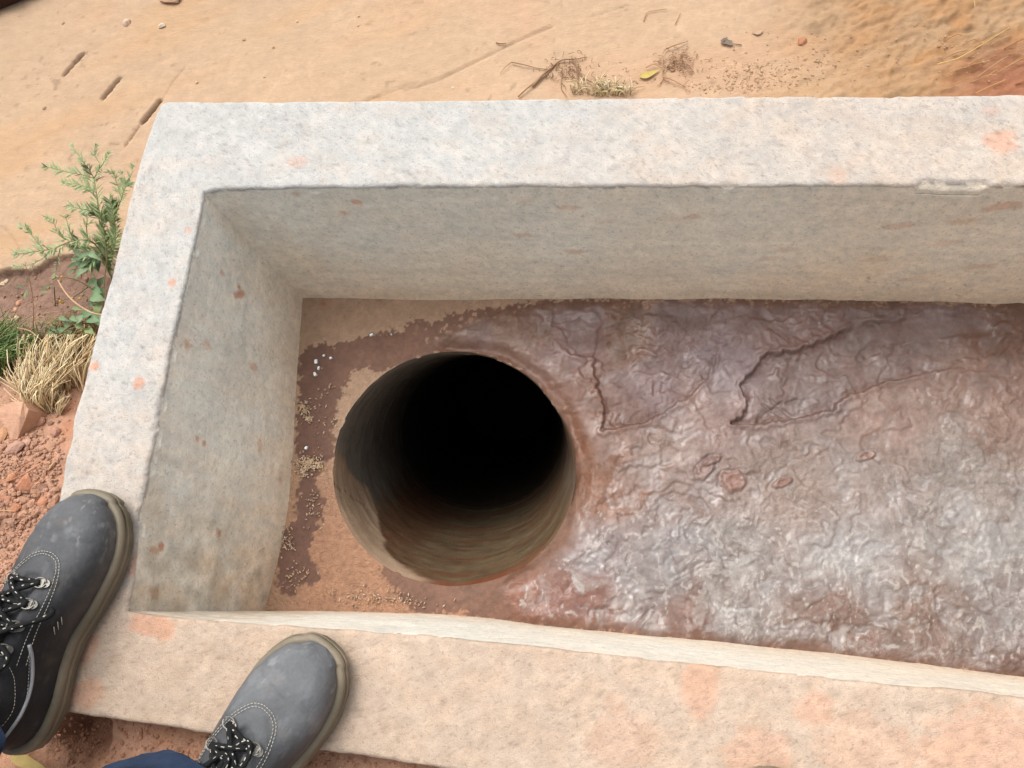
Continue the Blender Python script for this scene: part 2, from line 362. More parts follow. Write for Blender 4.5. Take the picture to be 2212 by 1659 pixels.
ew.build('side_wall', M_CONC, basin, smooth=False)

# ---------------------------------------------------------------- basin floor, mud and pipe hole
HC = at(981, 1014, ZF); ang = np.linspace(0, 2*math.pi, 181)[:-1]
hole_px = []
for a in ang:
    c_, s_ = math.cos(a), math.sin(a); rr = 258+4*math.cos(2*a)-1.5*math.sin(3*a)
    hole_px.append(at(981+rr*c_, 1014-rr*s_, ZF))
hole = np.array(hole_px)
ha = np.unwrap(np.arctan2(hole[:, 1]-HC[1], hole[:, 0]-HC[0])); hr = np.hypot(hole[:, 0]-HC[0], hole[:, 1]-HC[1])
o_ = np.argsort(ha % (2*math.pi)); ha_s = (ha % (2*math.pi))[o_]; hr_s = hr[o_]
def rim_r(th): return np.interp(th % (2*math.pi), ha_s, hr_s, period=2*math.pi)
def poly_(pts): return [at(a, b, ZF) for a, b in pts]
WET = poly_([(655, 750), (690, 742), (720, 744), (800, 724), (870, 710), (895, 690), (930, 702), (965, 684), (1010, 672), (1080, 664), (1150, 654), (1300, 648), (1500, 646),
    (1800, 650), (2212, 655), (2900, 668), (9000, 800), (9000, 2227), (2900, 1560), (2212, 1466), (1400, 1374), (1150, 1352), (1000, 1322), (900, 1318), (870, 1290), (820, 1240), (850, 1180), (1000, 1100), (1000, 900), (870, 790), (820, 797),
    (762, 803), (738, 845), (724, 900), (716, 930), (728, 950), (722, 985), (690, 1000), (680, 1045), (702, 1080), (700, 1115), (682, 1135), (665, 1180), (684, 1230),
    (690, 1252), (650, 1265), (630, 1290), (600, 1270), (598, 1200), (612, 1150), (640, 1120), (645, 1060), (655, 1030), (640, 990), (640, 900), (648, 850), (645, 800)])
MUDZ = poly_([(1000, 700), (1150, 660), (1500, 650), (2212, 658), (2900, 672), (9000, 804), (9000, 2223), (2900, 1556), (2212, 1460), (1400, 1370), (1200, 1350), (1100, 1330), (1080, 1270), (1230, 1180), (1250, 1000), (1210, 880), (1120, 780), (960, 755), (920, 735)])
PL_A = poly_([(1580, 915), (1606, 905), (1612, 862), (1598, 832), (1622, 806), (1640, 772), (1700, 762), (1760, 742), (1830, 716), (1875, 700), (1990, 694), (2230, 705), (2230, 800), (2020, 800), (1900, 830), (1840, 855), (1800, 886), (1740, 905), (1680, 912), (1620, 918)])
PL_B = poly_([(1298, 926), (1303, 880), (1288, 835), (1285, 775), (1235, 765), (1180, 720), (1250, 690), (1500, 680), (1560, 740), (1520, 820), (1488, 855), (1430, 892), (1372, 918)])
x_ = [-.56]; 
while x_[-1] < 1.05: x_.append(x_[-1]+.0019)
st = .0025
while x_[-1] < 3: x_.append(x_[-1]+st); st *= 1.06
yy_ = [-.115]
while yy_[-1] < .56: yy_.append(yy_[-1]+.0019)
y_ = [-.60, -.5, -.42, -.36, -.3, -.26, -.22, -.19, -.16, -.14, -.125]+yy_+[.565, .57]
X, Y = np.meshgrid(x_, y_, indexing='ij'); v = np.stack([X.ravel(), Y.ravel(), np.full(X.size, ZF)], 1)
dx, dy = v[:, 0]-HC[0], v[:, 1]-HC[1]; th = np.arctan2(dy, dx); rd = np.hypot(dx, dy); rr = rim_r(th); rel = rd/rr
rr = rr*(1+.010*fbm(v, 22, 4, 45)-.012*sstep(.3, .5, fbm(v, 50, 3, 46))); rel = rd/rr; inside = rel < 1; f = grid_faces(len(x_), len(y_)); f = f[~inside[f].all(1)]
near = inside; v[near, 0] = HC[0]+dx[near]/rel[near]; v[near, 1] = HC[1]+dy[near]/rel[near]
wn1 = fbm(v, 60, 4, 41)*.008+fbm(v, 190, 3, 42)*.0125
sd_wet = sdpoly(v, WET)+wn1; sd_mud = sdpoly(v, MUDZ)+fbm(v, 30, 3, 43)*.012
wet = sstep(.0022, -.0012, sd_wet); mud = sstep(.01, -.02, sd_mud)
wet = np.maximum(wet, mud)
dryspots = sstep(.42, .5, fbm(v, 120, 3, 44)+.12)*(1-mud)*sstep(-.03, .03, v[:, 0]+.28)*(v[:, 1] > .25)
wet = wet*(1-dryspots*.85)
# relief
q2 = v*[1, 1.5, 1]; warp = np.stack([fbm(v, 18, 3, 51), fbm(v, 18, 3, 52), 0*v[:, 0]], 1)*.03
rid = 1-np.abs(fbm((q2+warp), 38, 4, 53))*2.2
rid2 = 1-np.abs(fbm((v+warp*.6), 110, 3, 54))*2.0
lump_ = fbm(v+warp, 9, 4, 55)
z = fbm(v, 12, 4, 56)*.0022*(1-mud)+fbm(v, 180, 3, 57)*.0006
aniso = fbm((v+warp)*[.55, 1.6, 1], 70, 4, 59); upz = sstep(.20, .36, v[:, 1]+lump_*.1)
z = z+mud*(.004+lump_*.005+.62*(1-upz)*(rid*.0016*sstep(-.1, .4, fbm(v, 14, 3, 60))+rid2*.0005)+upz*(aniso*.0022+rid2*.0004)+(fbm(v+warp, 95, 4, 64)*.0022+fbm(v+warp*.3, 210, 3, 58)*.0014)*(.25+.9*sstep(-.25, .3, fbm(v, 10, 3, 94))))
tn = fbm(v+warp*.8, 11, 5, 92)*3.2+fbm(v, 90, 3, 93)*.25; fr_ = tn-np.floor(tn); terr = np.floor(tn)+sstep(.90, 1, fr_); z += terr*.0018*mud*sstep(1.15, 1.4, rel)
wj = fbm(v, 70, 4, 61)*.008+fbm(v, 20, 3, 62)*.005+fbm(v, 220, 3, 68)*.003
sa = sdpoly(v, PL_A)+wj; sb = sdpoly(v, PL_B)+wj
fadeA = sstep(at(2150, 800, ZF)[0], at(1850, 800, ZF)[0], v[:, 0]); fadeB = sstep(at(1250, 700, ZF)[1]+.01, at(1300, 860, ZF)[1], v[:, 1])
sh = (sstep(.0012, -.0012, sa)*.0085*fadeA+sstep(.0012, -.0012, sb)*.007*fadeB)
z = z-sh; z = z+(np.exp(-((sa-.004)/.004)**2)*.003*fadeA+np.exp(-((sb-.004)/.004)**2)*.002*fadeB)*mud
# scratches inside plate A and reddish clods pressed in the mud
for a, b in (((1640, 905), (1690, 868)), ((1648, 872), (1690, 898)), ((1665, 862), (1712, 900)), ((1630, 918), (1668, 895)), ((1700, 870), (1722, 862))):
    z -= sstep(.0035, .0008, dline(v, [at(*a, ZF), at(*b, ZF)])+wn1*.1)*.003
red = np.zeros(len(v))
for (px, py, rx, ry, an) in ((1525, 1012, 26, 15, .9), (1583, 1040, 26, 22, .2), (1688, 1043, 22, 9, .3), (1538, 995, 22, 9, .4), (1870, 985, 22, 8, .3)):
    q = at(px, py, ZF); d0, d1 = v[:, 0]-q[0], v[:, 1]-q[1]; a = (d0*math.cos(an)+d1*math.sin(an))/(rx*.0007); b = (-d0*math.sin(an)+d1*math.cos(an))/(ry*.0007)
    e = np.hypot(a, b)+fbm(v, 120, 3, 63)*.35
    z += sstep(1.15, .8, e)*.004-sstep(.75, .35, e)*.003; z -= np.exp(-((e-1.25)/.12)**2)*.0025; red = np.maximum(red, sstep(1.2, .8, e)*.8)
# mud slumps over the pipe lip on the right, flat sill elsewhere
lip = sstep(1.13, 1.0, rel); lipm = sstep(1.20, 1.0, rel)**1.6; z = z*(1-lip*.8)-lip*.001-mud*lipm*.016+mud*lip*(1-lipm)*fbm(v, 50, 3, 47)*.004
# mud banked along the front and back walls
yb = np.interp(v[:, 0], F_back[:, 0], F_back[:, 1]); yf = np.interp(v[:, 0], F_front[:, 0], F_front[:, 1])
z += mud*(sstep(.03, 0, yb-v[:, 1])*.004+sstep(.03, 0, v[:, 1]-yf)*.004)
# shallow dip holding brown water, top right
q = at(1990, 712, ZF); pud = sstep(1.2, .8, np.hypot((v[:, 0]-q[0])/.10, (v[:, 1]-q[1])/.020)+fbm(v, 30, 3, 66)*.5)
z = z*(1-pud*.9)-pud*.002
v[:, 2] += z
# thin films of water stand in the hollows and level them out
pn = fbm((v+warp)*[.8, 1.2, 1], 30, 4, 90)+.35*fbm(v+warp, 95, 3, 91); pool = sstep(.02, .22, pn)*mud*(.35+.65*sstep(at(1500, 900, ZF)[1]+.05, at(1500, 1150, ZF)[1], v[:, 1]))*sstep(1.1, 1.3, rel)
grain = np.clip(.70-.60*pool-.22*upz-.45*sstep(.2, -.3, fbm(v, 10, 3, 94)), .04, 1)
v[:, 2] -= pool*(rid*.0010*(1-upz)+rid2*.0004+fbm(v+warp*.3, 210, 3, 58)*.0010)+pool*.0006
# colours: sediment types across the floor, with grey sky reflection mixed in
SED_SHEEN = [((1100, 700), (140, 104, 84)), ((1250, 690), (136, 104, 98)), ((1370, 720), (132, 92, 68)), ((1480, 680), (134, 104, 98)), ((1700, 670), (132, 98, 88)),
    ((2000, 670), (140, 114, 110)), ((2160, 730), (118, 80, 60)), ((1960, 710), (122, 92, 82)), ((2150, 820), (138, 104, 88)), ((1420, 830), (134, 106, 104)), ((1500, 900), (150, 122, 112)),
    ((1350, 900), (126, 92, 80)), ((1750, 830), (128, 102, 94)), ((1560, 780), (146, 124, 124)), ((1900, 900), (156, 126, 112)), ((2150, 900), (150, 120, 104)), ((1260, 960), (136, 90, 64)),
    ((1300, 1050), (142, 94, 66)), ((1280, 900), (134, 92, 72)), ((1400, 960), (148, 122, 110)), ((1500, 1060), (144, 120, 110)), ((1700, 1050), (150, 128, 116)), ((1850, 1030), (152, 134, 124)),
    ((2100, 1020), (150, 136, 126)), ((1300, 1180), (136, 120, 118)), ((1400, 1260), (138, 126, 124)), ((1600, 1200), (144, 134, 128)), ((1600, 1320), (138, 126, 120)), ((1850, 1200), (156, 148, 144)),
    ((2100, 1200), (152, 144, 138)), ((2150, 1350), (144, 134, 130)), ((2000, 1300), (134, 108, 94)), ((1800, 1380), (132, 102, 88)), ((2180, 1430), (118, 84, 70)), ((1500, 1350), (128, 94, 80)),
    ((1250, 1310), (132, 84, 66)), ((1100, 1300), (142, 86, 60)), ((1000, 1300), (128, 92, 70)), ((950, 740), (136, 100, 80)), ((1050, 735), (138, 108, 98)), ((1740, 1380), (132, 104, 92)), ((1450, 1180), (140, 130, 128))]
sp = np.array([at(*s[0], ZF)[:2] for s in SED_SHEEN]); sc = np.array([srgb(*s[1]) for s in SED_SHEEN])
vp = v[:, :2]+np.stack([fbm(v, 16, 4, 71), fbm(v, 16, 4, 72)], 1)*.045
num = np.zeros((len(v), 3)); den = np.zeros(len(v))
for p, c in zip(sp, sc):
    w = 1/(((vp-p)**2).sum(1)+3e-4)**2; num += w[:, None]*c; den += w
MUDC = num/den[:, None]; MUDC = MUDC*.93; MUDC = MUDC*.9+MUDC.mean(1)[:, None]*.1
n4 = fbm(v, 45, 4, 73); n5 = fbm(v, 160, 3, 74)
MUDC = MUDC*(.97+.22*n4+.24*n5)[:, None]
te = np.exp(-((fr_-.86)/.06)**2)*.30*mud; MUDC = MUDC*(1-te[:, None])+srgb(104, 72, 60)*te[:, None]
edg = np.clip(np.exp(-((sa+.005)/.006)**2)*fadeA+np.exp(-((sb+.005)/.006)**2)*fadeB*.8, 0, 1)*.62; MUDC = MUDC*(1-edg[:, None])+srgb(98, 64, 52)*edg[:, None]
MUDC = MUDC*(1-red[:, None]*.5)+srgb(150, 92, 72)*red[:, None]*.5
# sky reflected in the water film, painted as pale squiggles in the lower-right
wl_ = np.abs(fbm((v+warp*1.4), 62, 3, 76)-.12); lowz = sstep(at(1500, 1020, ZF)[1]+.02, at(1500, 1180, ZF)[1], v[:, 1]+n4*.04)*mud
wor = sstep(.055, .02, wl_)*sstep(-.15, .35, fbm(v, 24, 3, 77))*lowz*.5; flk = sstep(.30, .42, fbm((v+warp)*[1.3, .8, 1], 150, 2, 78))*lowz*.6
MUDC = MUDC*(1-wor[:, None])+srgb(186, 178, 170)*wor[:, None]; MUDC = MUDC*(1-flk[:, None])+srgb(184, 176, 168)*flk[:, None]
dkm = sstep(.15, .5, fbm(v+warp, 60, 4, 79))*.30*mud; MUDC = MUDC*(1-dkm[:, None])+srgb(104, 74, 62)*dkm[:, None]
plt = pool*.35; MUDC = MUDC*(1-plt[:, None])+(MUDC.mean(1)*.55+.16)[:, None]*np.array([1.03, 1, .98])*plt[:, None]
silt = sstep(.15, .45, fbm((v+warp*1.2), 60, 4, 75)+.05)*sstep(at(1500, 1050, ZF)[1]+.02, at(1500, 1250, ZF)[1], v[:, 1])*mud*.35  # grey silt, paled further by silver sky reflection painted into the colour
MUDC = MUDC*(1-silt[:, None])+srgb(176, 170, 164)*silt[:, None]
dry = srgb(192, 160, 134)*(1+.12*n4+.18*n5)[:, None]
og = sstep(at(700, 900, ZF)[1], at(700, 1150, ZF)[1], v[:, 1]+n4*.03)*.9*(v[:, 0] < .1)
dry = dry*(1-og[:, None])+srgb(182, 138, 110)*(1+.26*n5[:, None])*og[:, None]
og2 = sstep(.05, 0, v[:, 0]-F_left[0][0]+.0)*sstep(.5, .42, v[:, 1])*.4
dry = dry*(1-og2[:, None])+srgb(176, 148, 120)*og2[:, None]
stainc = srgb(118, 84, 66)*(1+.16*n4+.28*n5)[:, None]
dk = sstep(at(730, 800, ZF)[0]+.02, at(680, 800, ZF)[0], v[:, 0])*.5
stainc = stainc*(1-dk[:, None])+srgb(98, 66, 54)*dk[:, None]
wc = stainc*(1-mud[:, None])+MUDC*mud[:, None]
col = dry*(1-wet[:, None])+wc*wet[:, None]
ringc = sstep(1.10, 1.03, rel+.05*n4)*(mud)*.5; col = col*(1-ringc[:, None])+srgb(128, 84, 60)*ringc[:, None]
col = np.clip(col*.72, .01, .8)
gl = np.clip(wet*(.35+.5*mud)+pud*.4+.35*pool+.2*mud*n4, 0, 1)*np.where(mud > .5, .8+.4*n4, 1)
ismud = (wet[f].mean(1) > .5)
fv, ff, c1, g1 = compact(v, f[~ismud], col, gl)
obj('floor', mesh('floor', fv, ff, c1, np.clip(g1, 0, 1)), M_FLOOR, basin)
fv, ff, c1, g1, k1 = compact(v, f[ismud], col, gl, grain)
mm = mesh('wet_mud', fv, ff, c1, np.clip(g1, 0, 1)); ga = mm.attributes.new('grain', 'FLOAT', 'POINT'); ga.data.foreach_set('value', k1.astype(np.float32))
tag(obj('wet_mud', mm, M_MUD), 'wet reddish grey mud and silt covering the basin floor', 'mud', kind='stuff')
# pipe
pd = at(1162, 777, -1)-np.array([0, 0, CAM_H]); pd /= np.linalg.norm(pd)
depths = np.r_[np.linspace(-.0, .012, 6), np.linspace(.02, .62, 120), .622, .628, .632, .64, np.linspace(.66, 2.2, 60)]
_u = np.stack([np.cos(ang), np.sin(ang)], 1)*rim_r(ang)[:, None]+HC[:2]; _u3 = np.c_[_u, np.full(len(ang), ZF)]
rk = rim_r(ang)*(1+.010*fbm(_u3, 22, 4, 45)+.002)
rim = np.stack([HC[0]+np.cos(ang)*rk, HC[1]+np.sin(ang)*rk, np.full(len(ang), ZF-.001)], 1)
ctr = rim.mean(0); V = []; C = []
for d in depths:
    s = 1.0 if d < .621 else (1.01 if d < .63 else .99)
    k = min(d/.012, 1); b_ = .0035*(1-k)**2
    ring = ctr+(rim-ctr)*s*(1-.012*k)+pd*(d-.000); V.append(ring)
V = np.array(V); nd, na = V.shape[:2]; V = V.reshape(-1, 3); A = np.tile(ang, nd); D = np.repeat(depths, na)
dirr = (V-ctr); dirr[:, 2] = 0; dirr /= np.linalg.norm(dirr, axis=1)[:, None]
cyl = np.stack([np.cos(A)*.18, np.sin(A)*.18, D], 1)
V += dirr*(fbm(cyl*[1, 1, 3], 14, 4, 81)*.003*sstep(0, .03, D))[:, None]
band = fbm(cyl*[.35, .35, 3.2], 22, 4, 82); b2 = fbm(cyl, 25, 4, 83)
base = srgb(134, 126, 116)*(1+.2*b2[:, None]); Adeg = np.degrees(A)
b3 = fbm(cyl*[1, 1, 1.4], 90, 4, 86); olive = srgb(112, 94, 70)*(1+.18*band[:, None]+.2*b2[:, None]+.30*b3[:, None]); brown = srgb(106, 72, 48)*(1+.25*b2[:, None]+.35*b3[:, None]); tan = srgb(186, 158, 132)*(1+.1*b2[:, None])
lowm = sstep(192, 225, Adeg+b2*14)*sstep(372, 330, Adeg)+sstep(30, 0, Adeg)*.7; lowm = np.clip(lowm, 0, 1)
c = base*(1-lowm[:, None])+olive*lowm[:, None]
bm = np.clip(sstep(200, 225, Adeg+b2*10)*sstep(262, 235, Adeg+b2*20), 0, 1)*.8+sstep(345, 360, Adeg)*.5+sstep(40, 10, Adeg)*.4
c = c*(1-np.clip(bm, 0, 1)[:, None])+brown*np.clip(bm, 0, 1)[:, None]
# dry tan crescent of the cut lip, left to bottom-left, ending at a ragged wet line
wd = .20*np.exp(-((Adeg-203)/24)**2)+.02*np.exp(-((Adeg-240)/25)**2)
tm = sstep(.012, -.012, D-wd+fbm(cyl, 40, 4, 84)*.03)*sstep(165, 180, Adeg)*sstep(268, 248, Adeg)
rust = np.clip(sstep(-.1, .4, fbm(cyl*[.6, .6, 2], 16, 4, 87))*.6*lowm, 0, 1)[:, None]; c = c*(1-rust)+srgb(112, 66, 40)*rust
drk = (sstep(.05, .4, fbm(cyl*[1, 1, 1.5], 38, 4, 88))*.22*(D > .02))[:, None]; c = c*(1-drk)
c = c*(1-tm[:, None])+tan*tm[:, None]
crack = np.abs(D-(Adeg-186)*.0075-fbm(cyl, 30, 3, 85)*.012); cm = sstep(.004, .001, crack)*(Adeg > 184)*(Adeg < 205)*(D < .2)
c = c*(1-cm[:, None]*.8); c *= (np.where(D > .615, .5, 1)*(1-.40*sstep(.25, .60, D+.05*b2))*(1+2.2*np.exp(-((D-.600)/.0045)**2)*lowm*(.35+.65*sstep(-.3, .3, b2))))[:, None]  # shade deep in the pipe painted in as a darker far section
ch = sstep(.0, .08, D)*.0; redm = sstep(.03, 0, D+b2*.02)*sstep(250, 270, Adeg)*sstep(330, 300, Adeg)*.8
c = c*(1-redm[:, None])+srgb(130, 66, 38)*redm[:, None]
i = np.arange(nd-1)[:, None]*na+np.arange(na)[None]; j = np.arange(nd-1)[:, None]*na+(np.arange(na)+1)[None] % na
Fp = np.stack([i, i+na, j+na, j], -1).reshape(-1, 4)
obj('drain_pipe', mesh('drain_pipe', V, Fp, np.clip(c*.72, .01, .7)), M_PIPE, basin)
e_ = MB(); e_.add(V[-na:], [list(range(na))], (.03, .025, .02)); e_.build('pipe_bottom', M_PIPE, basin)

# ---------------------------------------------------------------- ground: road and soil
def axis(lo, hi, step, far):
    a = list(np.arange(lo, hi, step)); s = step
    while a[-1] < far: s *= 1.25; a.append(a[-1]+s)
    s = step
    while a[0] > -far: s *= 1.25; a.insert(0, a[0]-s)
    return np.array(a)
gx, gy = axis(-1.12, 1.05, .0034, 60), axis(-.42, 1.32, .0034, 60)
X, Y = np.meshgrid(gx, gy, indexing='ij'); v = np.stack([X.ravel(), Y.ravel(), np.zeros(X.size)], 1)
ZR = -.17
rb = line([(-900, 560), (-200, 585), (0, 580), (40, 577), (62, 583), (85, 570), (110, 556), (150, 549), (190, 541), (240, 530), (420, 500)], ZR)
nb = fbm(v, 45, 4, 101)*.006+fbm(v, 12, 3, 102)*.008
ry = np.interp(v[:, 0], rb[:, 0], rb[:, 1])
roadm = sstep(-.0018, .0018, v[:, 1]-ry+nb)*1.0
near_ = np.hypot(v[:, 0], v[:, 1]) < 3
hs_left = -.184+.09*sstep(.42, .12, v[:, 1])+.02*sstep(.1, -.1, v[:, 1])+.035*sstep(-.07, -.25, v[:, 1])*sstep(-.75, -.5, v[:, 0])
w_lr = sstep(-.8, -.45, v[:, 0]); front = -.05+0*v[:, 0]
hs_soil = hs_left*(1-w_lr)+np.where(v[:, 1] < .1, front, hs_left)*w_lr
zs = hs_soil+fbm(v, 6, 4, 103)*.018+fbm(v, 30, 4, 104)*.007+fbm(v, 110, 3, 105)*.0025
stre = v@np.array([[math.cos(.42), -math.sin(.42), 0], [math.sin(.42), math.cos(.42), 0], [0, 0, 1]])
rough_r = sstep(at(1500, 100, ZR)[0], at(2000, 100, ZR)[0], v[:, 0]+fbm(v, 6, 3, 111)*.15+(.95-v[:, 1])*.25)*sstep(1.8, 1.3, v[:, 1])
rough_n = sstep(.80, .72, v[:, 1]+fbm(v, 10, 3, 112)*.06)*sstep(at(1050, 190, ZR)[0], at(1250, 190, ZR)[0], v[:, 0])*.35
rg_ = np.clip(rough_r+rough_n, 0, 1)
streak = fbm(stre*[.35, 3.5, 1], 12, 4, 106)
zr = ZR+fbm(v, 2.2, 3, 107)*.008+streak*.0007+fbm(stre*[1, 2.2, 1], 40, 3, 108)*.0007+rg_*(np.abs(fbm(stre*[1, 1.9, 1], 34, 4, 109))*.010+fbm(stre*[1, 1.8, 1], 130, 3, 110)*.003)
# rut line across the road and the hairline cracks and slots at the left
rut = line([(-50, 520), (60, 497), (130, 480)], ZR); rut2 = line([(880, 197), (950, 172), (1060, 120), (1180, 62)], ZR)
lines = 0
for L_, wdt, dp in ((line([(875, 198), (940, 178), (1020, 140), (1105, 98), (1190, 60)], ZR), .004, .0035), (line([(0, 485), (20, 505), (38, 530), (40, 545)], ZR), .0022, .002),
                    (line([(1280, 35), (1360, 10)], ZR), .003, .002), (line([(780, 225), (905, 180)], ZR), .003, .002)):
    m = sstep(wdt, wdt*.2, dline(v, L_)+fbm(v, 60, 3, 113)*.0015); zr -= m*dp; lines = np.maximum(lines, m*.5)
slots = 0
for a, b, w in (((176, 114), (135, 160), 4.6), ((256, 168), (220, 210), 4.6), ((343, 217), (307, 262), 6.5)):
    m = sstep(w*.00066+.001, w*.00066-.001, dline(v, line([a, b], ZR))+fbm(v, 150, 2, 114)*.0008); slots = np.maximum(slots, m)
cr = .6*sstep(.0020, .0004, dline(v, line([(398, 143), (372, 176), (350, 210)], ZR))+fbm(v, 90, 2, 115)*.0012); cr = np.maximum(cr, sstep(.0030, .0008, dline(v, line([(307, 260), (285, 290), (268, 314)], ZR))+fbm(v, 90, 2, 116)*.0012))
zr -= slots*.010+cr*.003
v[:, 2] = np.where(near_, zs*(1-roadm)+zr*roadm, np.where(roadm > .5, ZR, -.1))
# hollow under the left heel and soft bank against the walls
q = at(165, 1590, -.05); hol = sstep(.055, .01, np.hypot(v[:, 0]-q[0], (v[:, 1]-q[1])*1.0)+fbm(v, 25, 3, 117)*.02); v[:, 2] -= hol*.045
n6 = fbm(v, 9, 4, 121); ngr = fbm(v, 280, 2, 132); n7 = fbm(v, 50, 4, 122); n8 = fbm(v, 160, 3, 123)
rc = srgb(206, 175, 145)*(1+.06*n6+.07*n7+.08*n8+.09*ngr)[:, None]; rc = rc*(1-.25*sstep(.42, .55, fbm(v, 75, 3, 133)))[:, None]
gz = sstep(-.1, .5, fbm(v, 4, 3, 124)+.3*streak)*sstep(.3, -.6, v[:, 0])*.6; rc = rc*(1-gz[:, None])+srgb(198, 170, 140)*gz[:, None]
oz = sstep(-.05, .5, fbm(stre*[.5, 2.2, 1], 5, 4, 125))*.55; rc = rc*(1-oz[:, None])+srgb(208, 168, 126)*oz[:, None]
pk = sstep(.1, .6, fbm(v, 7, 3, 126))*.4; rc = rc*(1-pk[:, None])+srgb(206, 164, 132)*pk[:, None]
mixr = sstep(-.3, .5, fbm(stre*[1, 1.8, 1], 16, 4, 127))
rr2 = srgb(182, 150, 116)*(1-mixr[:, None])+srgb(186, 140, 96)*mixr[:, None]
br = sstep(.1, .5, fbm(stre*[1, 2, 1], 30, 4, 128)); rr2 = rr2*(1-br[:, None]*.75)+srgb(132, 102, 74)*br[:, None]*.75
rc = rc*(1-rg_[:, None]*.9)+rr2*(1+.15*n8[:, None])*rg_[:, None]*.9
q = at(2230, 190, ZR); rd_ = sstep(.16, .04, np.hypot((v[:, 0]-q[0])*.9, (v[:, 1]-q[1])*1.4)+n7*.03)*.8; rc = rc*(1-rd_[:, None])+srgb(164, 106, 82)*rd_[:, None]
rc = rc*(1-.05*sstep(.25, .6, fbm(stre*[.12, 3, 1], 40, 3, 131)))[:, None]; rc = rc*(1-lines*.28)[:, None] if not np.isscalar(lines) else rc
rc = rc*(1-slots[:, None])+srgb(134, 104, 84)*slots[:, None]; rc = rc*(1-cr[:, None]*.8)+srgb(150, 116, 88)*cr[:, None]*.8
soilc = srgb(198, 154, 128)*(1+.16*n6+.14*n7+.12*n8)[:, None]
dampc = srgb(152, 122, 106)*(1+.10*n7+.10*n8)[:, None]
dm = sstep(at(60, 790, -.15)[1], at(60, 690, -.17)[1], v[:, 1]+n6*.05)*.95; soilc = soilc*(1-dm[:, None])+dampc*dm[:, None]
rs = sstep(.25, .6, fbm(v, 14, 3, 129))*.5; soilc = soilc*(1-rs[:, None])+srgb(188, 124, 90)*rs[:, None]
fd = sstep(-.02, -.12, v[:, 1])*sstep(.1, .7, fbm(v, 22, 4, 130)+.3)*.5; soilc = soilc*(1-fd[:, None])+srgb(206, 152, 116)*fd[:, None]
soilc = soilc*(1-hol[:, None]*.55)+srgb(112, 62, 40)*hol[:, None]*.55  # shadow below the heel darkened into the soil colour of the hollow
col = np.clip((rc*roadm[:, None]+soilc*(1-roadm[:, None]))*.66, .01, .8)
f = grid_faces(len(gx), len(gy)); ctrf = v[f].mean(1)
yo = np.interp(ctrf[:, 0], O_back[:, 0], O_back[:, 1])-.02; yl = np.interp(ctrf[:, 0], O_front[:, 0], O_front[:, 1])+.02
xl = np.interp(-ctrf[:, 1], -O_left[:, 1], O_left[:, 0])+.02
cut = (ctrf[:, 1] < yo) & (ctrf[:, 1] > yl) & (ctrf[:, 0] > xl) & (ctrf[:, 0] < 3.05)
f = f[~cut]; isr = roadm[f].mean(1) > .5
GV = v; GXI, GYI, GZ = gx, gy, v[:, 2].reshape(len(gx), len(gy))
def gz_(x, y):
    i = np.clip(np.searchsorted(GXI, x)-1, 0, len(GXI)-2); j = np.clip(np.searchsorted(GYI, y)-1, 0, len(GYI)-2); return float(GZ[i, j])
fv, ff, c1 = compact(v, f[isr], col); tag(obj('road', mesh('road', fv, ff, c1), M_ROAD), 'smooth packed tan earth road beyond the basin', kind='structure')
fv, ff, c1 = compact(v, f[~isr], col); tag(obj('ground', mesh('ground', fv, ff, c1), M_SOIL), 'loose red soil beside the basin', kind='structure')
def on_ground(px, py, z0=-.1):
    z = z0
    for _ in range(12): p = at(px, py, z); z = .5*z+.5*gz_(p[0], p[1])
    p = at(px, py, z); p[2] = gz_(p[0], p[1]); return p

#@@OBJECTS@@
# ---------------------------------------------------------------- person: shoes, laces, jeans
_ys = [0, .004, .012, .03, .06, .10, .13, .17, .21, .235, .26, .28, .292, .298, .302]
_hw = [.004, .018, .028, .037, .040, .0385, .0395, .0485, .054, .0545, .0500, .0410, .029, .017, .003]
_xc = [0, 0, 0, 0, 0, .002, .002, -.002, -.005, -.0065, -.0075, -.008, -.008, -.008, -.008]
_hh = [.06, .085, .100, .108, .110, .108, .104, .093, .0800, .0745, .0690, .0630, .0550, .0440, .030]
yy = np.linspace(0, .302, 400)
def sm(a): return np.convolve(np.pad(np.interp(yy, _ys, a), 9, 'edge'), np.ones(19)/19, 'valid')
HWs, XCs, HHs = sm(_hw), sm(_xc), sm(_hh); HWs[:6] = np.linspace(.003, HWs[6], 6); HWs[-14:] = HWs[-15]*np.sqrt(np.clip(1-np.linspace(0, 1, 14)**2, .002, 1))
hw = lambda y: np.interp(y, yy, HWs); xc = lambda y: np.interp(y, yy, XCs); hh = lambda y: np.interp(y, yy, HHs)
ZB = .026
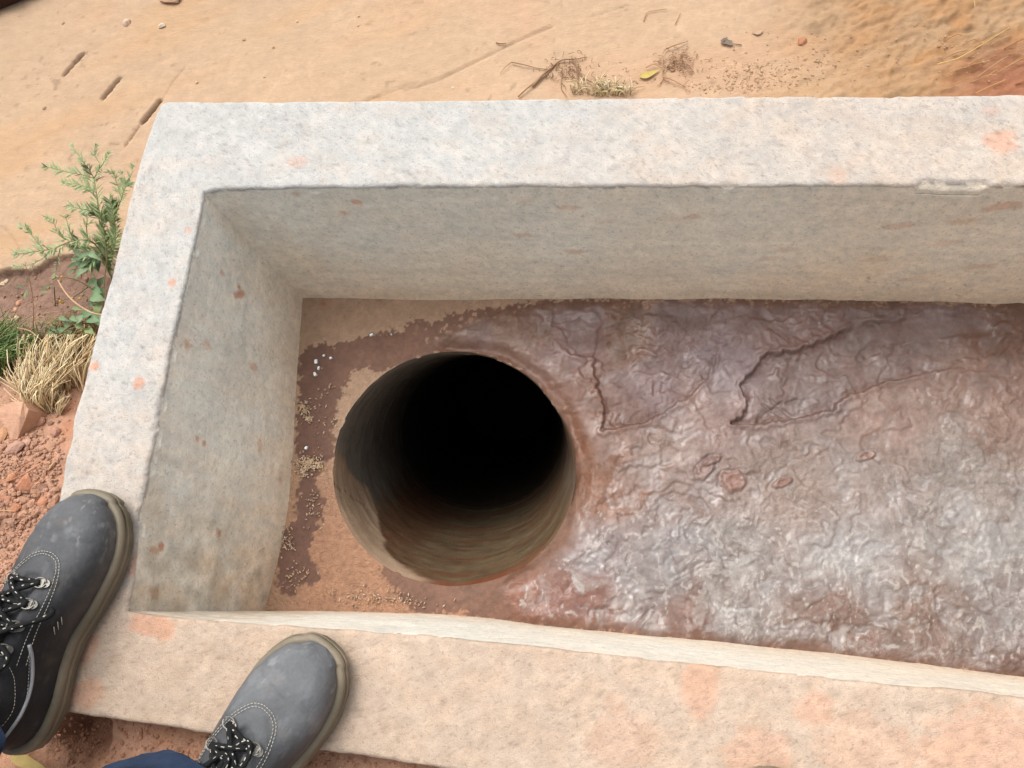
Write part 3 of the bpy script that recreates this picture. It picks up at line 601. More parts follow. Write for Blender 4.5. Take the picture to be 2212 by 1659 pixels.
def up_pt(y, a, sg, off=0.):
    """point on the upper: y along the foot, a from -1 (left welt) over the instep (0) to 1"""
    y = np.asarray(y, float); a = np.asarray(a, float); p = 2/3.0
    yi = .005+(y-.0)*.972; w = np.maximum(hw(y)-.0050, .0015); t = a*math.pi/2
    s, c = np.sin(t), np.cos(t)
    x = w*np.sign(s)*np.abs(s)**p; z = ZB+(hh(y)-ZB)*np.abs(c)**p
    x = x*(1-.10*np.abs(c)**2*sstep(.16, .10, y))
    # throat panel stands proud, the tongue sinks between the facings
    half = .030*sstep(.229, .191, y)+.001; inn = sstep(0, .0022, half-np.abs(x))*(y < .229)*sstep(.05, .07, y)
    z = z+inn*.0018-inn*sstep(.0105, .0080, np.abs(x))*sstep(.204, .194, y)*.0045
    # creases where the toes bend
    cre = np.exp(-((y-.240-.10*np.abs(x))/.0035)**2)*.0016+np.exp(-((y-.250+.08*x)/.003)**2)*.0010
    z = z-cre*np.abs(c)
    q = np.stack([(x+xc(y)), yi, z], -1)
    if off: 
        nrm = np.stack([s*.9, 0*s+.12*sstep(.2, .3, y), c], -1); nrm /= np.linalg.norm(nrm, axis=-1)[..., None]; q = q+nrm*off
    q = q.copy(); q[..., 0] *= sg; return q
def plan(x, y, sg, off=.0006):
    """drop a plan position onto the upper"""
    w = max(float(hw(y))-.0050, .002); k = min(abs(x)/w, .98); a = math.asin(k**(3.0/2))/(math.pi/2)*(1 if x > 0 else -1)
    return up_pt(y, a, sg, off)
def make_shoe(parent, name, sg, loc, yaw, kind, label=None):
    # upper
    ny, na = 150, 90; Yg, Ag = np.meshgrid(np.linspace(.0, .302, ny), np.linspace(-1, 1, na), indexing='ij')
    q = up_pt(Yg, Ag, sg).reshape(-1, 3)
    q[:, 2] += fbm(q, 60, 3, 200+kind)*.0010; 
    y = Yg.ravel()
    dust = sstep(.10, .29, y+fbm(q, 30, 4, 202+kind)*.05)*(.66 if kind == 0 else 1.0)+(.04 if kind == 0 else .12); scuff = sstep(.1, .5, fbm(q, 55, 5, 203+kind))*sstep(.2, .27, y)*.9+sstep(.2, .5, fbm(q*[1, .5, 1], 160, 3, 206+kind))*.25
    dust = np.clip(dust+scuff+.18*fbm(q, 22, 4, 204+kind), 0, 1.3)[:, None]
    c = np.array([.018, .019, .022])*(1-dust)+np.array([.108, .113, .120])*dust
    wl = sstep(.72, .98, np.abs(Ag.ravel()))*sstep(.05, .16, y)*(.35+.5*fbm(q, 70, 4, 208+kind)); rdm = np.clip(sstep(.2, .6, fbm(q, 28, 5, 209+kind))*.45*sstep(.12, .2, y)+wl, 0, .8)[:, None]; c = c*(1-rdm)+np.array([.17, .135, .105])*rdm*(.8 if kind == 0 else 1); scr = sstep(.42, .5, fbm(q*[1.6, .35, 1], 150, 2, 207+kind))[:, None]*.35*sstep(.2, .25, y)[:, None]; c = c*(1-scr)+.28*scr; me = mesh('shoe', q, grid_faces(ny, na), np.clip(c, .01, .4)); 
    if sg > 0: me.flip_normals()
    o = obj(name, me, M_LEATHER, parent); o.location = loc; o.rotation_euler = (0, 0, -yaw)
    if label: o['label'] = label
    # sole: three stacked bands with grooves
    nb = 120; t = np.linspace(0, 2*math.pi, nb, endpoint=False); outl = []
    ya = .151-.151*np.cos(t); sgn = np.where(t < math.pi, 1, -1)
    base = np.stack([xc(ya)+sgn*np.maximum(hw(ya), .002), ya], 1)
    prof = [(-.004, 0), (.0005, .001), (.0025, .005), (.0018, .009), (.0008, .010), (.0030, .012), (.0035, .017), (.0015, .0185), (.0022, .020), (.0022, .024), (.0002, .0285), (-.006, .0285), (-.012, .024)]
    cen = np.array([0, .15]); V = []
    tang = np.roll(base, -1, 0)-np.roll(base, 1, 0); nr = np.stack([tang[:, 1], -tang[:, 0]], 1); nr /= np.linalg.norm(nr, axis=1)[:, None]
    nr = np.where(((nr*(base-cen)).sum(1) < 0)[:, None], -nr, nr)
    for d, z in prof:
        r = base+nr*(d+.0006*np.sin(ya*900)[:, None]*(z < .008)); spring = sstep(.24, .30, ya)*.006
        V.append(np.stack([r[:, 0]*sg, r[:, 1], z+spring*(1 if z < .02 else .6)], 1))
    V = np.array(V); m, k = V.shape[:2]; V = V.reshape(-1, 3); i = np.arange(m-1)[:, None]*k+np.arange(k)[None]; j = np.arange(m-1)[:, None]*k+(np.arange(k)+1)[None] % k
    Fs = np.stack([i, j, j+k, i+k], -1).reshape(-1, 4).tolist()+[list(range(k))[::-1]]
    mud_ = sstep(-.2, .5, fbm(V, 40, 4, 210+kind))[:, None]*.5
    c = np.array([.15, .125, .085])*(1-mud_)+np.array([.26, .20, .14])*mud_; c = np.where((V[:, 2] < .0095)[:, None], c*.75, c)
    obj('sole', mesh('sole', V, Fs, c), M_SOLE, o)
    # stitching
    st = MB()
    def dashes(path, r=.00042, ln=.0026, gap=.0011, off2=()):
        path = spline(path, 160); s = np.r_[0, np.cumsum(np.linalg.norm(np.diff(path, axis=0), axis=1))]; a = 0
        while a+ln < s[-1]:
            p = np.array([[np.interp(u, s, path[:, kk]) for kk in range(3)] for u in (a, a+ln/2, a+ln)]); st.tube(p, [r*.7, r, r*.7], 4); a += ln+gap
    for d in (0, .0030):
        U = [(.030-d, .100), (.030-d, .135), (.0305-d, .171), (.028-d, .196), (.020-d*.8, .216-d*.6), (.010-d*.4, .2245-d), (0, .2265-d), (-.010+d*.4, .2245-d), (-.020+d*.8, .216-d*.6), (-.028+d, .196), (-.0305+d, .171), (-.030+d, .135), (-.030+d, .100)]
        dashes([plan(a, b, sg, .0014) for a, b in U])
    for side in (1, -1):
        for k in range(3): dashes([up_pt(.158-k*.006, side*.72, sg, .0012), up_pt(.150-k*.006, side*.80, sg, .0012), up_pt(.142-k*.006, side*.88, sg, .0012)], r=.0007, ln=.012, gap=.002)
        for d in (0, .03): dashes([up_pt(.118, side*(.60+d), sg, .0013), up_pt(.09, side*(.70+d), sg, .0013), up_pt(.06, side*(.74+d), sg, .0013), up_pt(.03, side*(.66+d), sg, .0013)], r=.0004)
        dashes([up_pt(.10, side*.42, sg, .0013), up_pt(.085, side*.55, sg, .0013), up_pt(.055, side*.62, sg, .0013), up_pt(.03, side*.50, sg, .0013)], r=.00035)
    s_ = st.build('stitching', M_THREAD, o); s_['kind'] = 'stuff'
    for side in (1, -1):
        b = MB(); b.tube(spline([up_pt(.125, side*.56, sg, .001), up_pt(.108, side*.68, sg, .001), up_pt(.08, side*.76, sg, .001), up_pt(.05, side*.74, sg, .001), up_pt(.022, side*.64, sg, .001), up_pt(.006, side*.5, sg, .001)], 40), .0021, 8); b.build('piping', M_PIPING, o)
    # lacing plates with rings
    ring_me = None
    pts = []
    for k, yk in enumerate((.192, .168, .143, .118)):
        for side in (1, -1):
            c0 = plan(side*.0185, yk, sg, .0022); c1 = plan(side*.0185, yk+.004, sg, .0022); c2 = plan(side*.024, yk, sg, .0022)
            ex = (c2-c0)/np.linalg.norm(c2-c0); ey = c1-c0; ey -= ex*(ey@ex); ey /= np.linalg.norm(ey); nz = np.cross(ex, ey); nz *= np.sign(nz[2])
            b = MB(); n = 20
            disc = [c0+ex*.0062*math.cos(a)+ey*.0050*math.sin(a)+nz*.0002 for a in np.linspace(0, 2*math.pi, n, endpoint=False)]
            disc2 = [p+nz*.0010 for p in disc]; b.add(disc+disc2, [list(range(n)), list(range(n, 2*n))]+[[i_, (i_+1) % n, (i_+1) % n+n, i_+n] for i_ in range(n)])
            b.tube([c0-ey*.005+nz*.0018, c0+nz*.0022, c0+ey*.005+nz*.0018], .0010, 6)
            cc = c0-ex*side*sg*.0045
            b.tube([cc+ex*.0068*math.cos(a)+ey*.0056*math.sin(a)+nz*(.0018+.0008*math.cos(a)) for a in np.linspace(.2, 6.1, 22)], .0008, 6)
            b.build('eyelet', M_METAL, o, smooth=False); pts.append((cc+nz*.0014, nz, side))
    # laces: crossings then the bow
    L = MB(); fl = MB()
    def lace(path, n=40, r=.0030):
        p = spline(path, n); p = p+fbm(p, 160, 2, 220+kind)[:, None]*.0006; 
        L.tube(p, r*(1+.10*np.sin(np.arange(n)*1.9)), 8)
        for i_ in range(2, n-3, 3):
            T = p[i_+1]-p[i_]; T /= np.linalg.norm(T)+1e-9; sd = np.cross(T, [0, 0, 1.]); sd /= np.linalg.norm(sd)+1e-9
            u = random.choice((-.55, .1, .55)); base_ = p[i_]+sd*r*u+np.array([0, 0, r*math.sqrt(max(0, 1-u*u))*.99]); ln = random.uniform(.0008, .0022)
            fl.tube([base_-T*ln, base_+T*ln], random.uniform(.0004, .00085), 4)
    for k in range(4):
        a, b = pts[2*k][0], pts[2*k+1][0]; mid = (a+b)/2+np.array([0, 0, .004]); lace([a, mid, b], 16)
        if k < 3:
            c_, d_ = pts[2*k+2][0], pts[2*k+3][0]; lace([a, (a+d_)/2+np.array([0, 0, .008]), d_], 18); lace([b, (b+c_)/2+np.array([0, 0, .0055]), c_], 18)
    K = plan(0, .138 if kind else .130, sg, .012); up = lambda x, y, h: plan(x*sg, y, sg, h)
    for dx_, dy_ in ((-.004, .002), (.004, -.002), (0, .004)): lace([K+[dx_-.006, dy_, 0], K+[dx_, dy_, .004], K+[dx_+.006, -dy_, 0]], 8, .0034)
    if kind == 1:   # right shoe: loops fall forward and to the outside
        lace([K, up(.012, 0.161, .012), up(.016, 0.184, .012), up(.006, 0.194, .011), up(-.001, 0.176, .010), K], 50)
        lace([K, up(.022, 0.151, .010), up(.034, 0.166, .008), up(.036, 0.146, .007), up(.020, 0.126, .012), K], 50)
        lace([K, up(-.016, 0.126, .010), up(-.030, 0.111, .006), up(-.032, 0.086, .005)], 34)
        lace([K, up(.012, 0.121, .012), up(.026, 0.101, .008), up(.034, 0.078, .005)], 34)
        lace([K, up(-.010, 0.151, .013), up(-.022, 0.144, .010), up(-.024, 0.121, .008), K], 40)
        lace([K, up(.004, 0.168, .014), up(-.006, 0.172, .012), up(-.012, 0.152, .011)], 26)
    else:           # left shoe: one end lies across the inside to the welt
        lace([K, up(.018, 0.144, .010), up(.034, 0.164, .006), K*0+up_pt(.178, .80*1, sg, .004), up_pt(.186, .97, sg, .006), up_pt(.192, 1.0, sg, .012)], 60)
        lace([K, up(-.012, 0.161, .012), up(-.026, 0.176, .009), up(-.030, 0.154, .008), up(-.014, 0.134, .010), K], 50)
        lace([K, up(.004, 0.111, .012), up(.016, 0.094, .009), up(.022, 0.111, .009), K], 40)
        lace([K, up(-.016, 0.121, .010), up(-.028, 0.106, .007), up(-.033, 0.086, .005)], 30)
        lace([K, up(-.006, 0.156, .014), up(-.016, 0.164, .012), up(-.020, 0.144, .010), K], 30)
    lo = L.build('lace', M_LACE, o); w = fl.build('lace_fleck', M_THREAD, o); w['kind'] = 'stuff'
    return o
DL, DR = math.radians(10.5), math.radians(38.0)
person = empty('person', (-.56, -.22, 0), 'person in dusty black laced shoes and blue jeans standing on the basin rim', 'person')
def place(toe, yaw): return (toe[0]-.302*math.sin(yaw), toe[1]-.302*math.cos(yaw))
pl = place((-.613, .142), DL); pr = place((-.293, -.042), DR); off = np.array([-.56, -.22, 0])
make_shoe(person, 'shoe', -1, (pl[0]-off[0], pl[1]-off[1], .003), DL, 0)
make_shoe(person, 'shoe', 1, (pr[0]-off[0], pr[1]-off[1], .003), DR, 1, 'more dusty grey right shoe')
def leg(ank, knee, hip, fwd, seed):
    n, k = 130, 72; P = spline([ank, (np.array(ank)*.6+np.array(knee)*.4), knee, (np.array(knee)*.5+np.array(hip)*.5), hip], n)
    V = []; t = np.linspace(0, 1, n)
    rad = np.interp(t, [0, .08, .25, .45, .6, 1], [.082, .078, .078, .076, .086, .112])
    for i_ in range(n):
        for j_ in range(k):
            a = 2*math.pi*j_/k; V.append(P[i_]+rad[i_]*np.array([math.cos(a), math.sin(a), 0]))
    V = np.array(V); cx = np.repeat(P, k, 0); d = V-cx; d /= np.linalg.norm(d, axis=1)[:, None]
    tt = np.repeat(t, k); fold = fbm(np.stack([d[:, 0]*.08, d[:, 1]*.08, V[:, 2]*1.0], 1), 22, 3, seed)
    V += d*(fold*.010*(1+1.2*sstep(.25, 0, tt)))[:, None]
    V[:, 2] -= sstep(.02, 0, tt)*(.012*(d@np.array([-fwd[0], -fwd[1], 0])))
    i = np.arange(n-1)[:, None]*k+np.arange(k)[None]; j = np.arange(n-1)[:, None]*k+(np.arange(k)+1)[None] % k
    return V, np.stack([i, j, j+k, i+k], -1).reshape(-1, 4)
fL = (math.sin(DL), math.cos(DL)); fR = (math.sin(DR), math.cos(DR))
V1, F1 = leg((pl[0]+.030*fL[0]-.034, pl[1]+.030*fL[1]-.01, .105), (-.73, -.13, .46), (-.66, -.22, .84), fL, 301)
V2, F2 = leg((pr[0]+.070*fR[0], pr[1]+.070*fR[1], .11), (-.50, -.195, .46), (-.56, -.24, .84), fR, 302)
Vj = np.concatenate([V1, V2])-off; Fj = np.concatenate([F1, F2+len(V1)])
obj('jeans', mesh('jeans', Vj, Fj, None), M_JEANS, person)
toe3 = at(1683, 1668, .02); other = empty('shoe', (toe3[0]-.02, toe3[1]-.30, .003), 'grey-toed shoe whose tip just enters at the bottom edge right of centre', 'shoe')
make_shoe(other, 'upper', 1, (0, 0, 0), math.radians(4), 2)

# ---------------------------------------------------------------- stones, pebbles, chips
def stone(px, py, r, colour, label, name='stone', cat='stone', flat=.7, rough=.16, sub=2, group=None, el=1., an=0., z=None, lift=.25, matl=None):
    p = on_ground(px, py) if z is None else at(px, py, z); r = r*.00064
    v, f = ICO[sub]; q = v.copy(); dirs = RNG.normal(size=(7, 3)); dirs /= np.linalg.norm(dirs, axis=1)[:, None]
    for d in dirs:      # cleave flat facets
        k = q@d; cutk = RNG.uniform(.55, .85); q -= np.where(k > cutk, k-cutk, 0)[:, None]*d
    q *= (1+rough*fbm(v*1.2+RNG.uniform(0, 9, 3), 1.4, 3, 5)[:, None]); q[:, 0] *= el; q[:, 2] *= flat
    c_, s_ = math.cos(an), math.sin(an); q = np.stack([q[:, 0]*c_-q[:, 1]*s_, q[:, 0]*s_+q[:, 1]*c_, q[:, 2]], 1)*r
    o = obj(name, mesh(name, q, f, np.tile((srgb(*colour)*.65+srgb(200, 162, 138)*.35)*[.74, .72, .68], (len(q), 1)), smooth=False), matl or M_STONE)
    o.location = (p[0], p[1], p[2]+r*flat*lift); return tag(o, label, cat, group)
rock = MB(); rp = on_ground(42, 915)
outl = [(2, 880), (25, 868), (50, 868), (62, 885), (70, 905), (62, 915), (38, 948), (22, 952), (15, 925), (0, 905), (-10, 890)]
topz = [.022, .030, .034, .030, .016, .018, .018, .016, .020, .018, .018]; gz0 = rp[2]
T_ = [at(a, b, gz0+h) for (a, b), h in zip(outl, topz)]; B_ = [np.array([p[0]*1.0+(p[0]-rp[0])*.12, p[1]+(p[1]-rp[1])*.12, gz0-.012]) for p in T_]
ctop = at(44, 895, gz0+.036); ridge = at(55, 905, gz0+.030); n = len(T_)
rock.add(T_+B_+[ctop, ridge], [[i, (i+1) % n, n+n] if i not in (2, 3, 4, 5) else [i, (i+1) % n, n+n+1] for i in range(n)]+[[2, 2*n+1, 2*n], [6, 2*n, 2*n+1]]+[[i, n+i, n+(i+1) % n, (i+1) % n] for i in range(n)], srgb(214, 168, 140)*.68)
o = rock.build('rock', M_STONE, None, origin=rp, smooth=False); o.location = rp; tag(o, 'large flat angular salmon-coloured rock on red soil left of the rim', 'rock')
for s in [(84, 912, 14, (186, 138, 118), 'brownish mauve rounded stone right of the large angular rock', .7, 1.3, .3),
          (122, 934, 13, (176, 130, 118), 'mauve blocky stone close against the left rim below the straw', .8, 1, .5),
          (32, 970, 16, (188, 150, 140), 'pale mauve elongated stone just below the large angular rock', .7, 1.6, .6),
          (58, 958, 11, (190, 152, 138), 'small mauve stone touching the upper end of the elongated one', .7, 1.4, .3),
          (8, 940, 16, (206, 156, 116), 'yellowish tan stone at the left edge below the large rock', .6, 1, .3),
          (54, 1047, 19, (196, 128, 98), 'roundish salmon clod, largest one left of the shoe toe', .75, 1.15, .2),
          (30, 1032, 13, (190, 132, 96), 'squarish tan clod up left of the largest round clod', .75, 1.1, .1),
          (80, 1046, 9, (200, 140, 108), 'small pointed pale clod right of the largest round clod', .7, 1, .3),
          (109, 1070, 9, (200, 150, 134), 'pale pink pebble against the rim above the shoe toe', .7, 1, .3),
          (92, 1085, 12, (192, 128, 98), 'reddish clod beside the rim, left of the shoe toe', .7, 1.2, .3),
          (36, 1100, 14, (186, 118, 86), 'reddish clod near the left edge level with the shoe toe', .8, 1, .6),
          (4, 1078, 13, (184, 116, 88), 'reddish clod cut by the left edge above the thin straw', .8, 1, .6),
          (20, 1080, 8, (190, 124, 92), 'small round clod beside the one cut by the left edge', .8, 1, .6)]:
    stone(s[0], s[1], s[2], s[3], s[4], flat=s[5], el=s[6], an=s[7])
for s in [(275, 50, 13, (214, 192, 176), 'greyish brown round pebble, biggest on the road at top left', 1, 0), (349, 57, 9, (222, 214, 200), 'oval white pebble on the road right of the biggest pebble', 1.4, .1),
          (136, 50, 6, (206, 176, 154), 'small pinkish pebble on the road near the top left corner', 1, 0), (96, 234, 5, (176, 140, 108), 'small brown pebble on the road left of the slots', 1.3, .6),
          (426, 179, 5, (226, 190, 156), 'tiny pale pebble on the road beyond the rim corner', 1, 0), (527, 86, 5, (188, 158, 122), 'tiny tan pebble on the road above the back rim', 1, 0),
          (641, 47, 4, (226, 204, 170), 'tiny cream pebble near the top edge of the road', 1, 0), (571, 166, 4, (216, 204, 180), 'tiny white pebble upright just beyond the back rim', 1, 1.5),
          (978, 190, 4, (232, 220, 196), 'tiny white pebble just beyond the back rim left of the roots', 1, 0), (1731, 90, 14, (176, 112, 78), 'round reddish clod half sunk in the road at upper right', 1, 0),
          (1838, 82, 4, (150, 100, 70), 'tiny brown clod right of the round reddish clod', 1, 0), (773, 56, 4, (196, 160, 118), 'tiny tan pebble near the long rut on the road', 1, 0),
          (775, 36, 4, (200, 166, 126), 'tiny tan pebble close to the top edge by the rut', 1, 0), (591, 103, 4, (190, 160, 128), 'tiny grey-tan pebble on the open road above the rim', 1, 0),
          (8, 614, 8, (226, 212, 182), 'white pebble at the left edge, lower of a pair', 1.4, .2), (15, 608, 6, (230, 220, 194), 'white pebble at the left edge, upper of a pair', 1.3, .2),
          (34, 690, 11, (218, 196, 160), 'rounded cream pebble above the green grass tuft', 1, 0), (43, 655, 9, (204, 150, 124), 'pinkish pebble above the rounded cream pebble', 1, .9),
          (33, 669, 6, (208, 160, 130), 'small pink pebble between two larger pebbles on the soil', 1, .9), (1452, 218*.0+152, 6, (140, 100, 70), 'dark brown clod on the road right of the yellow leaf', 1.5, .4)]:
    stone(s[0], s[1], s[2], s[3], s[4], 'pebble', 'pebble', el=s[5], an=s[6], flat=.6, lift=.2 if s[2] > 10 else .4)
stone(701, 657, 6.5, (196, 106, 72), 'round orange lump on the basin floor by the back left corner', 'clod', 'clod', z=ZF, flat=.5)
for s in [(682, 781, 8, 5.5, 1.5, 'largest square white chip on the dark stain near the basin corner'), (688, 795, 6, 3.5, 1.4, 'thin white chip between two bigger chips on the dark stain'),
          (680, 808, 7, 4.5, 1.9, 'lowest of three white chips clustered on the dark stain'), (714, 773, 4.5, 4, .3, 'small greenish white chip right of the clustered chips'),
          (661, 967, 6, 4.5, 1.0, 'pale yellow-white square chip on the stain halfway down the left wall'), (802, 723, 7, 4, .5, 'oval white chip lying at the upper edge of the stain'),
          (699, 768, 4.5, 3, .9, 'small pinkish chip just above the clustered white chips'), (845, 722, 2.5, 2, .5, 'tiny white speck on the stain above the pipe hole')]:
    p = at(s[0], s[1], ZF+.004); b = MB(); rx, ry = s[2]*.0005, s[3]*.0005; c_, s_ = math.cos(s[4]), math.sin(s[4]); k = 9; ring = []
    for a in np.linspace(0, 2*math.pi, k, endpoint=False)+.3:
        e_ = .85+.3*RNG.random(); x, y = rx*e_*np.sign(math.cos(a))*abs(math.cos(a))**.6, ry*e_*np.sign(math.sin(a))*abs(math.sin(a))**.6; ring.append([x*c_-y*s_, x*s_+y*c_, 0])
    ring = np.array(ring); b.add(np.vstack([ring+[0, 0, -.003], ring+[0, 0, .0002], ring*.8+[0, 0, .0012]]), [[j*k+i, j*k+(i+1) % k, (j+1)*k+(i+1) % k, (j+1)*k+i] for j in (0, 1) for i in range(k)]+[list(range(2*k, 3*k))])
    o = b.build('chip', M_CHIP, smooth=False); o.location = p; tag(o, s[5], 'chip', 'white chips on the basin floor')
# chaff and seed husks on the stain
ch = MB()
for (cx_, cy_, sx, sy, n) in ((655, 880, 12, 14, 60), (668, 905, 12, 8, 45), (665, 1000, 24, 12, 150), (655, 1015, 14, 12, 60), (690, 1005, 10, 10, 40), (700, 905, 50, 90, 60), (615, 1165, 14, 25, 50), (640, 1240, 30, 30, 40), (675, 1100, 16, 40, 40), (790, 1290, 90, 16, 60), (870, 1300, 70, 10, 40), (1200, 1000, 1, 1, 0)):
    for _ in range(n):
        a, b = cx_+RNG.normal()*sx*.6, cy_+RNG.normal()*sy*.6; p = at(a, b, ZF+.003)
        if math.hypot(p[0]-HC[0], p[1]-HC[1]) < rim_r(math.atan2(p[1]-HC[1], p[0]-HC[0]))+.006: continue
        if p[0] < F_left[3][0]-.01: p[0] = F_left[3][0]+RNG.random()*.02
        an = RNG.uniform(0, math.pi); ln = RNG.uniform(.0011, .0028); d = np.array([math.cos(an), math.sin(an), RNG.uniform(-.2, .3)])*ln
        c = random.choice([srgb(216, 198, 176), srgb(184, 156, 126), srgb(200, 174, 150), srgb(166, 140, 120), srgb(206, 176, 130)])*.75
        ch.tube([p-d, p, p+d], [.0003, RNG.uniform(.0008, .0014), .0003], 5, c)
tag(ch.build('chaff', M_STONE), 'seed husks and chaff caught on the basin floor', 'chaff', kind='stuff')
gr = MB()
for _ in range(2600):
    a, b = RNG.uniform(-120, 138), RNG.uniform(930, 1300)
    b = 930+370*RNG.random()**.85
    if a > np.interp(b, [930, 1090, 1300], [150, 122, 60])-3: continue
    p = on_ground(a, b); sz = min(.0075, .0011+abs(RNG.normal())*.0019)*(1.25 if 1030 < b < 1130 else .8)
    t_ = RNG.random(); c = (srgb(200, 154, 128)*(.9+.3*t_) if RNG.random() < .85 else srgb(200, 158, 136)*(.8+.25*t_))*.62
    gr.lump(p+[0, 0, sz*.25], sz, c, 1, .75, .22)
for _ in range(900):
    a, b = RNG.uniform(120, 1000), RNG.uniform(1545, 1680)
    p = on_ground(a, b); yl_ = np.interp(p[0], O_front[:, 0], O_front[:, 1])
    if p[1] > yl_-.004: continue
    sz = .0008+abs(RNG.normal())*.0012; gr.lump(p+[0, 0, sz*.25], sz, srgb(200, 148, 118)*(.8+.4*RNG.random())*.62, 1, .7, .2)
for _ in range(420):
    a, b = RNG.uniform(-60, 200), RNG.uniform(600, 930); p = on_ground(a, b); sz = .0008+abs(RNG.normal())*.0013
    gr.lump(p+[0, 0, sz*.25], sz, srgb(184, 144, 120)*(.75+.5*RNG.random())*.62, 1, .7, .2)
tag(gr.build('soil_crumbs', M_SOIL, smooth=False), 'loose red soil crumbs and grit beside the rim', 'gravel', kind='stuff')
gr = MB()
for (cx_, cy_, sx, sy, n) in ((1610, 165, 50, 22, 320), (1560, 190, 60, 10, 160), (1760, 130, 120, 40, 260), (1690, 170, 70, 26, 240), (2000, 110, 150, 60, 260), (1350, 165, 90, 22, 120)):
    for _ in range(n):
        a, b = cx_+RNG.normal()*sx*.7, cy_+RNG.normal()*sy*.7
        p = on_ground(a, b, ZR)
        if RNG.random() < .35: continue
        if p[1] < np.interp(p[0], O_back[:, 0], O_back[:, 1])+.004: continue
        sz = .0006+abs(RNG.normal())*.0008; gr.lump(p+[0, 0, sz*.2], sz, srgb(206, 170, 136)*(.85+.25*RNG.random())*.62, 1, .6, .2)
tag(gr.build('road_crumbs', M_SOIL, smooth=False), 'earth crumbs scattered on the road behind the back rim', 'gravel', kind='stuff')

# ---------------------------------------------------------------- plants
GREENS = [srgb(168, 190, 122), srgb(184, 202, 138), srgb(146, 176, 112), srgb(134, 164, 112), srgb(190, 204, 150)]
def leaf(mb, base, d, ln, w, c, droop=.25, n=5):
    d = np.asarray(d, float); d /= np.linalg.norm(d)+1e-9; pts = [base+d*ln*t+np.array([0, 0, droop*ln*(t-1.3*t*t)]) for t in np.linspace(0, 1, n)]
    mb.blade(pts, [w*k for k in np.interp(np.linspace(0, 1, n), [0, .35, .7, 1], [.3, 1, .8, .05])], c=c)
weed_base = on_ground(243, 600, -.17)
weed = empty('weed', tuple(weed_base), 'feathery green weed with thin narrow leaves leaning over the road from the left rim', 'weed')
def weed_stem(pts, zs, r0, leafn, lmin, lmax, tip=False, pale=0.):
    P = spline([at(a, b, z) for (a, b), z in zip(pts, zs)], 30); m = MB(); r = np.linspace(r0, r0*.4, 30)
    m.tube(P, r, 6, srgb(150, 160, 110)*.6); s = m.build('stem', M_PLANT, weed, origin=weed_base)
    L = MB()
    for k in range(int(leafn*1.35)):
        t = RNG.uniform(.08, 1); i = int(t*29); T = P[min(i+1, 29)]-P[max(i-1, 0)]; T /= np.linalg.norm(T)
        ang_ = RNG.choice([-1, 1])*RNG.uniform(.45, 1.15); sd = np.cross(T, [0, 0, 1.]); sd /= np.linalg.norm(sd)+1e-9
        d = T*math.cos(ang_)+sd*math.sin(ang_)+np.array([0, 0, RNG.uniform(-.35, .5)]); ln = RNG.uniform(lmin, lmax)*1.25*(1-.4*t)
        c = (GREENS[RNG.integers(0, 5)]*(1-pale)+srgb(176, 190, 140)*pale)*.6
        if RNG.random() < .05: c = srgb(140, 90, 70)*.6
        leaf(L, P[i], d, ln, ln*RNG.uniform(.032, .052)+.00035, c, RNG.uniform(-.3, .5))
    if tip:
        for k in range(14):
            d = RNG.normal(size=3); T = P[-1]-P[-4]; T /= np.linalg.norm(T); leaf(L, P[-1]-T*.004*RNG.random(), T*1.2+d*.6, RNG.uniform(.003, .007), .0006, srgb(184, 200, 150)*.62, 0, 4)
    if L.v: l = L.build('leaf', M_PLANT, s, origin=weed_base); l['kind'] = 'stuff'
B0 = (243, 602)
weed_stem([B0, (236, 585), (230, 548), (225, 500), (214, 455), (208, 416), (203, 385)], [-.17, -.15, -.12, -.09, -.06, -.045, -.04], .0016, 70, .012, .024)
weed_stem([(203, 385), (192, 365), (182, 353), (168, 333), (154, 312)], [-.04, -.03, -.02, -.015, -.01], .0008, 44, .007, .013, True, .6)
weed_stem([(203, 385), (212, 370), (221, 356), (229, 343), (236, 330)], [-.04, -.03, -.02, -.015, -.01], .0008, 34, .007, .014, True, .5)
weed_stem([(215, 352), (206, 338), (204, 325), (207, 311)], [-.025, -.02, -.015, -.01], .0005, 16, .006, .011, True, .5)
weed_stem([(208, 416), (190, 405), (167, 398), (135, 395)], [-.045, -.04, -.035, -.03], .0009, 40, .009, .018, True, .2)
weed_stem([(203, 385), (180, 378), (156, 374), (117, 364), (94, 360)], [-.04, -.035, -.03, -.025, -.02], .0009, 44, .008, .016, True, .3)
weed_stem([(226, 480), (212, 463), (195, 455), (170, 450), (144, 443)], [-.08, -.07, -.06, -.055, -.05], .0011, 60, .010, .018, True, .4)
weed_stem([(243, 585), (232, 560), (212, 535), (193, 520), (156, 520), (117, 536), (78, 543), (31, 550)], [-.16, -.14, -.12, -.10, -.09, -.08, -.07, -.06], .0016, 90, .011, .022, True, .3)
weed_stem([(150, 520), (130, 510), (122, 495), (115, 481), (99, 467)], [-.09, -.08, -.075, -.07, -.065], .0008, 26, .008, .015, False, .2)
weed_stem([(95, 540), (80, 522), (65, 504), (55, 494), (43, 485)], [-.075, -.07, -.065, -.06, -.06], .0008, 34, .008, .014, True, .4)
weed_stem([(190, 518), (187, 495), (188, 470), (184, 455)], [-.10, -.09, -.08, -.075], .0010, 14, .012, .02)
weed_stem([(160, 519), (150, 500), (144, 475), (140, 465)], [-.09, -.08, -.075, -.07], .0008, 14, .009, .015)
weed_stem([(233, 540), (243, 500), (252, 460), (262, 430), (272, 402), (281, 395)], [-.12, -.10, -.08, -.06, -.05, -.05], .0011, 60, .010, .018, True, .2)
weed_stem([(262, 425), (252, 395), (246, 378), (234, 370)], [-.06, -.055, -.05, -.045], .0007, 30, .007, .013, True, .3)
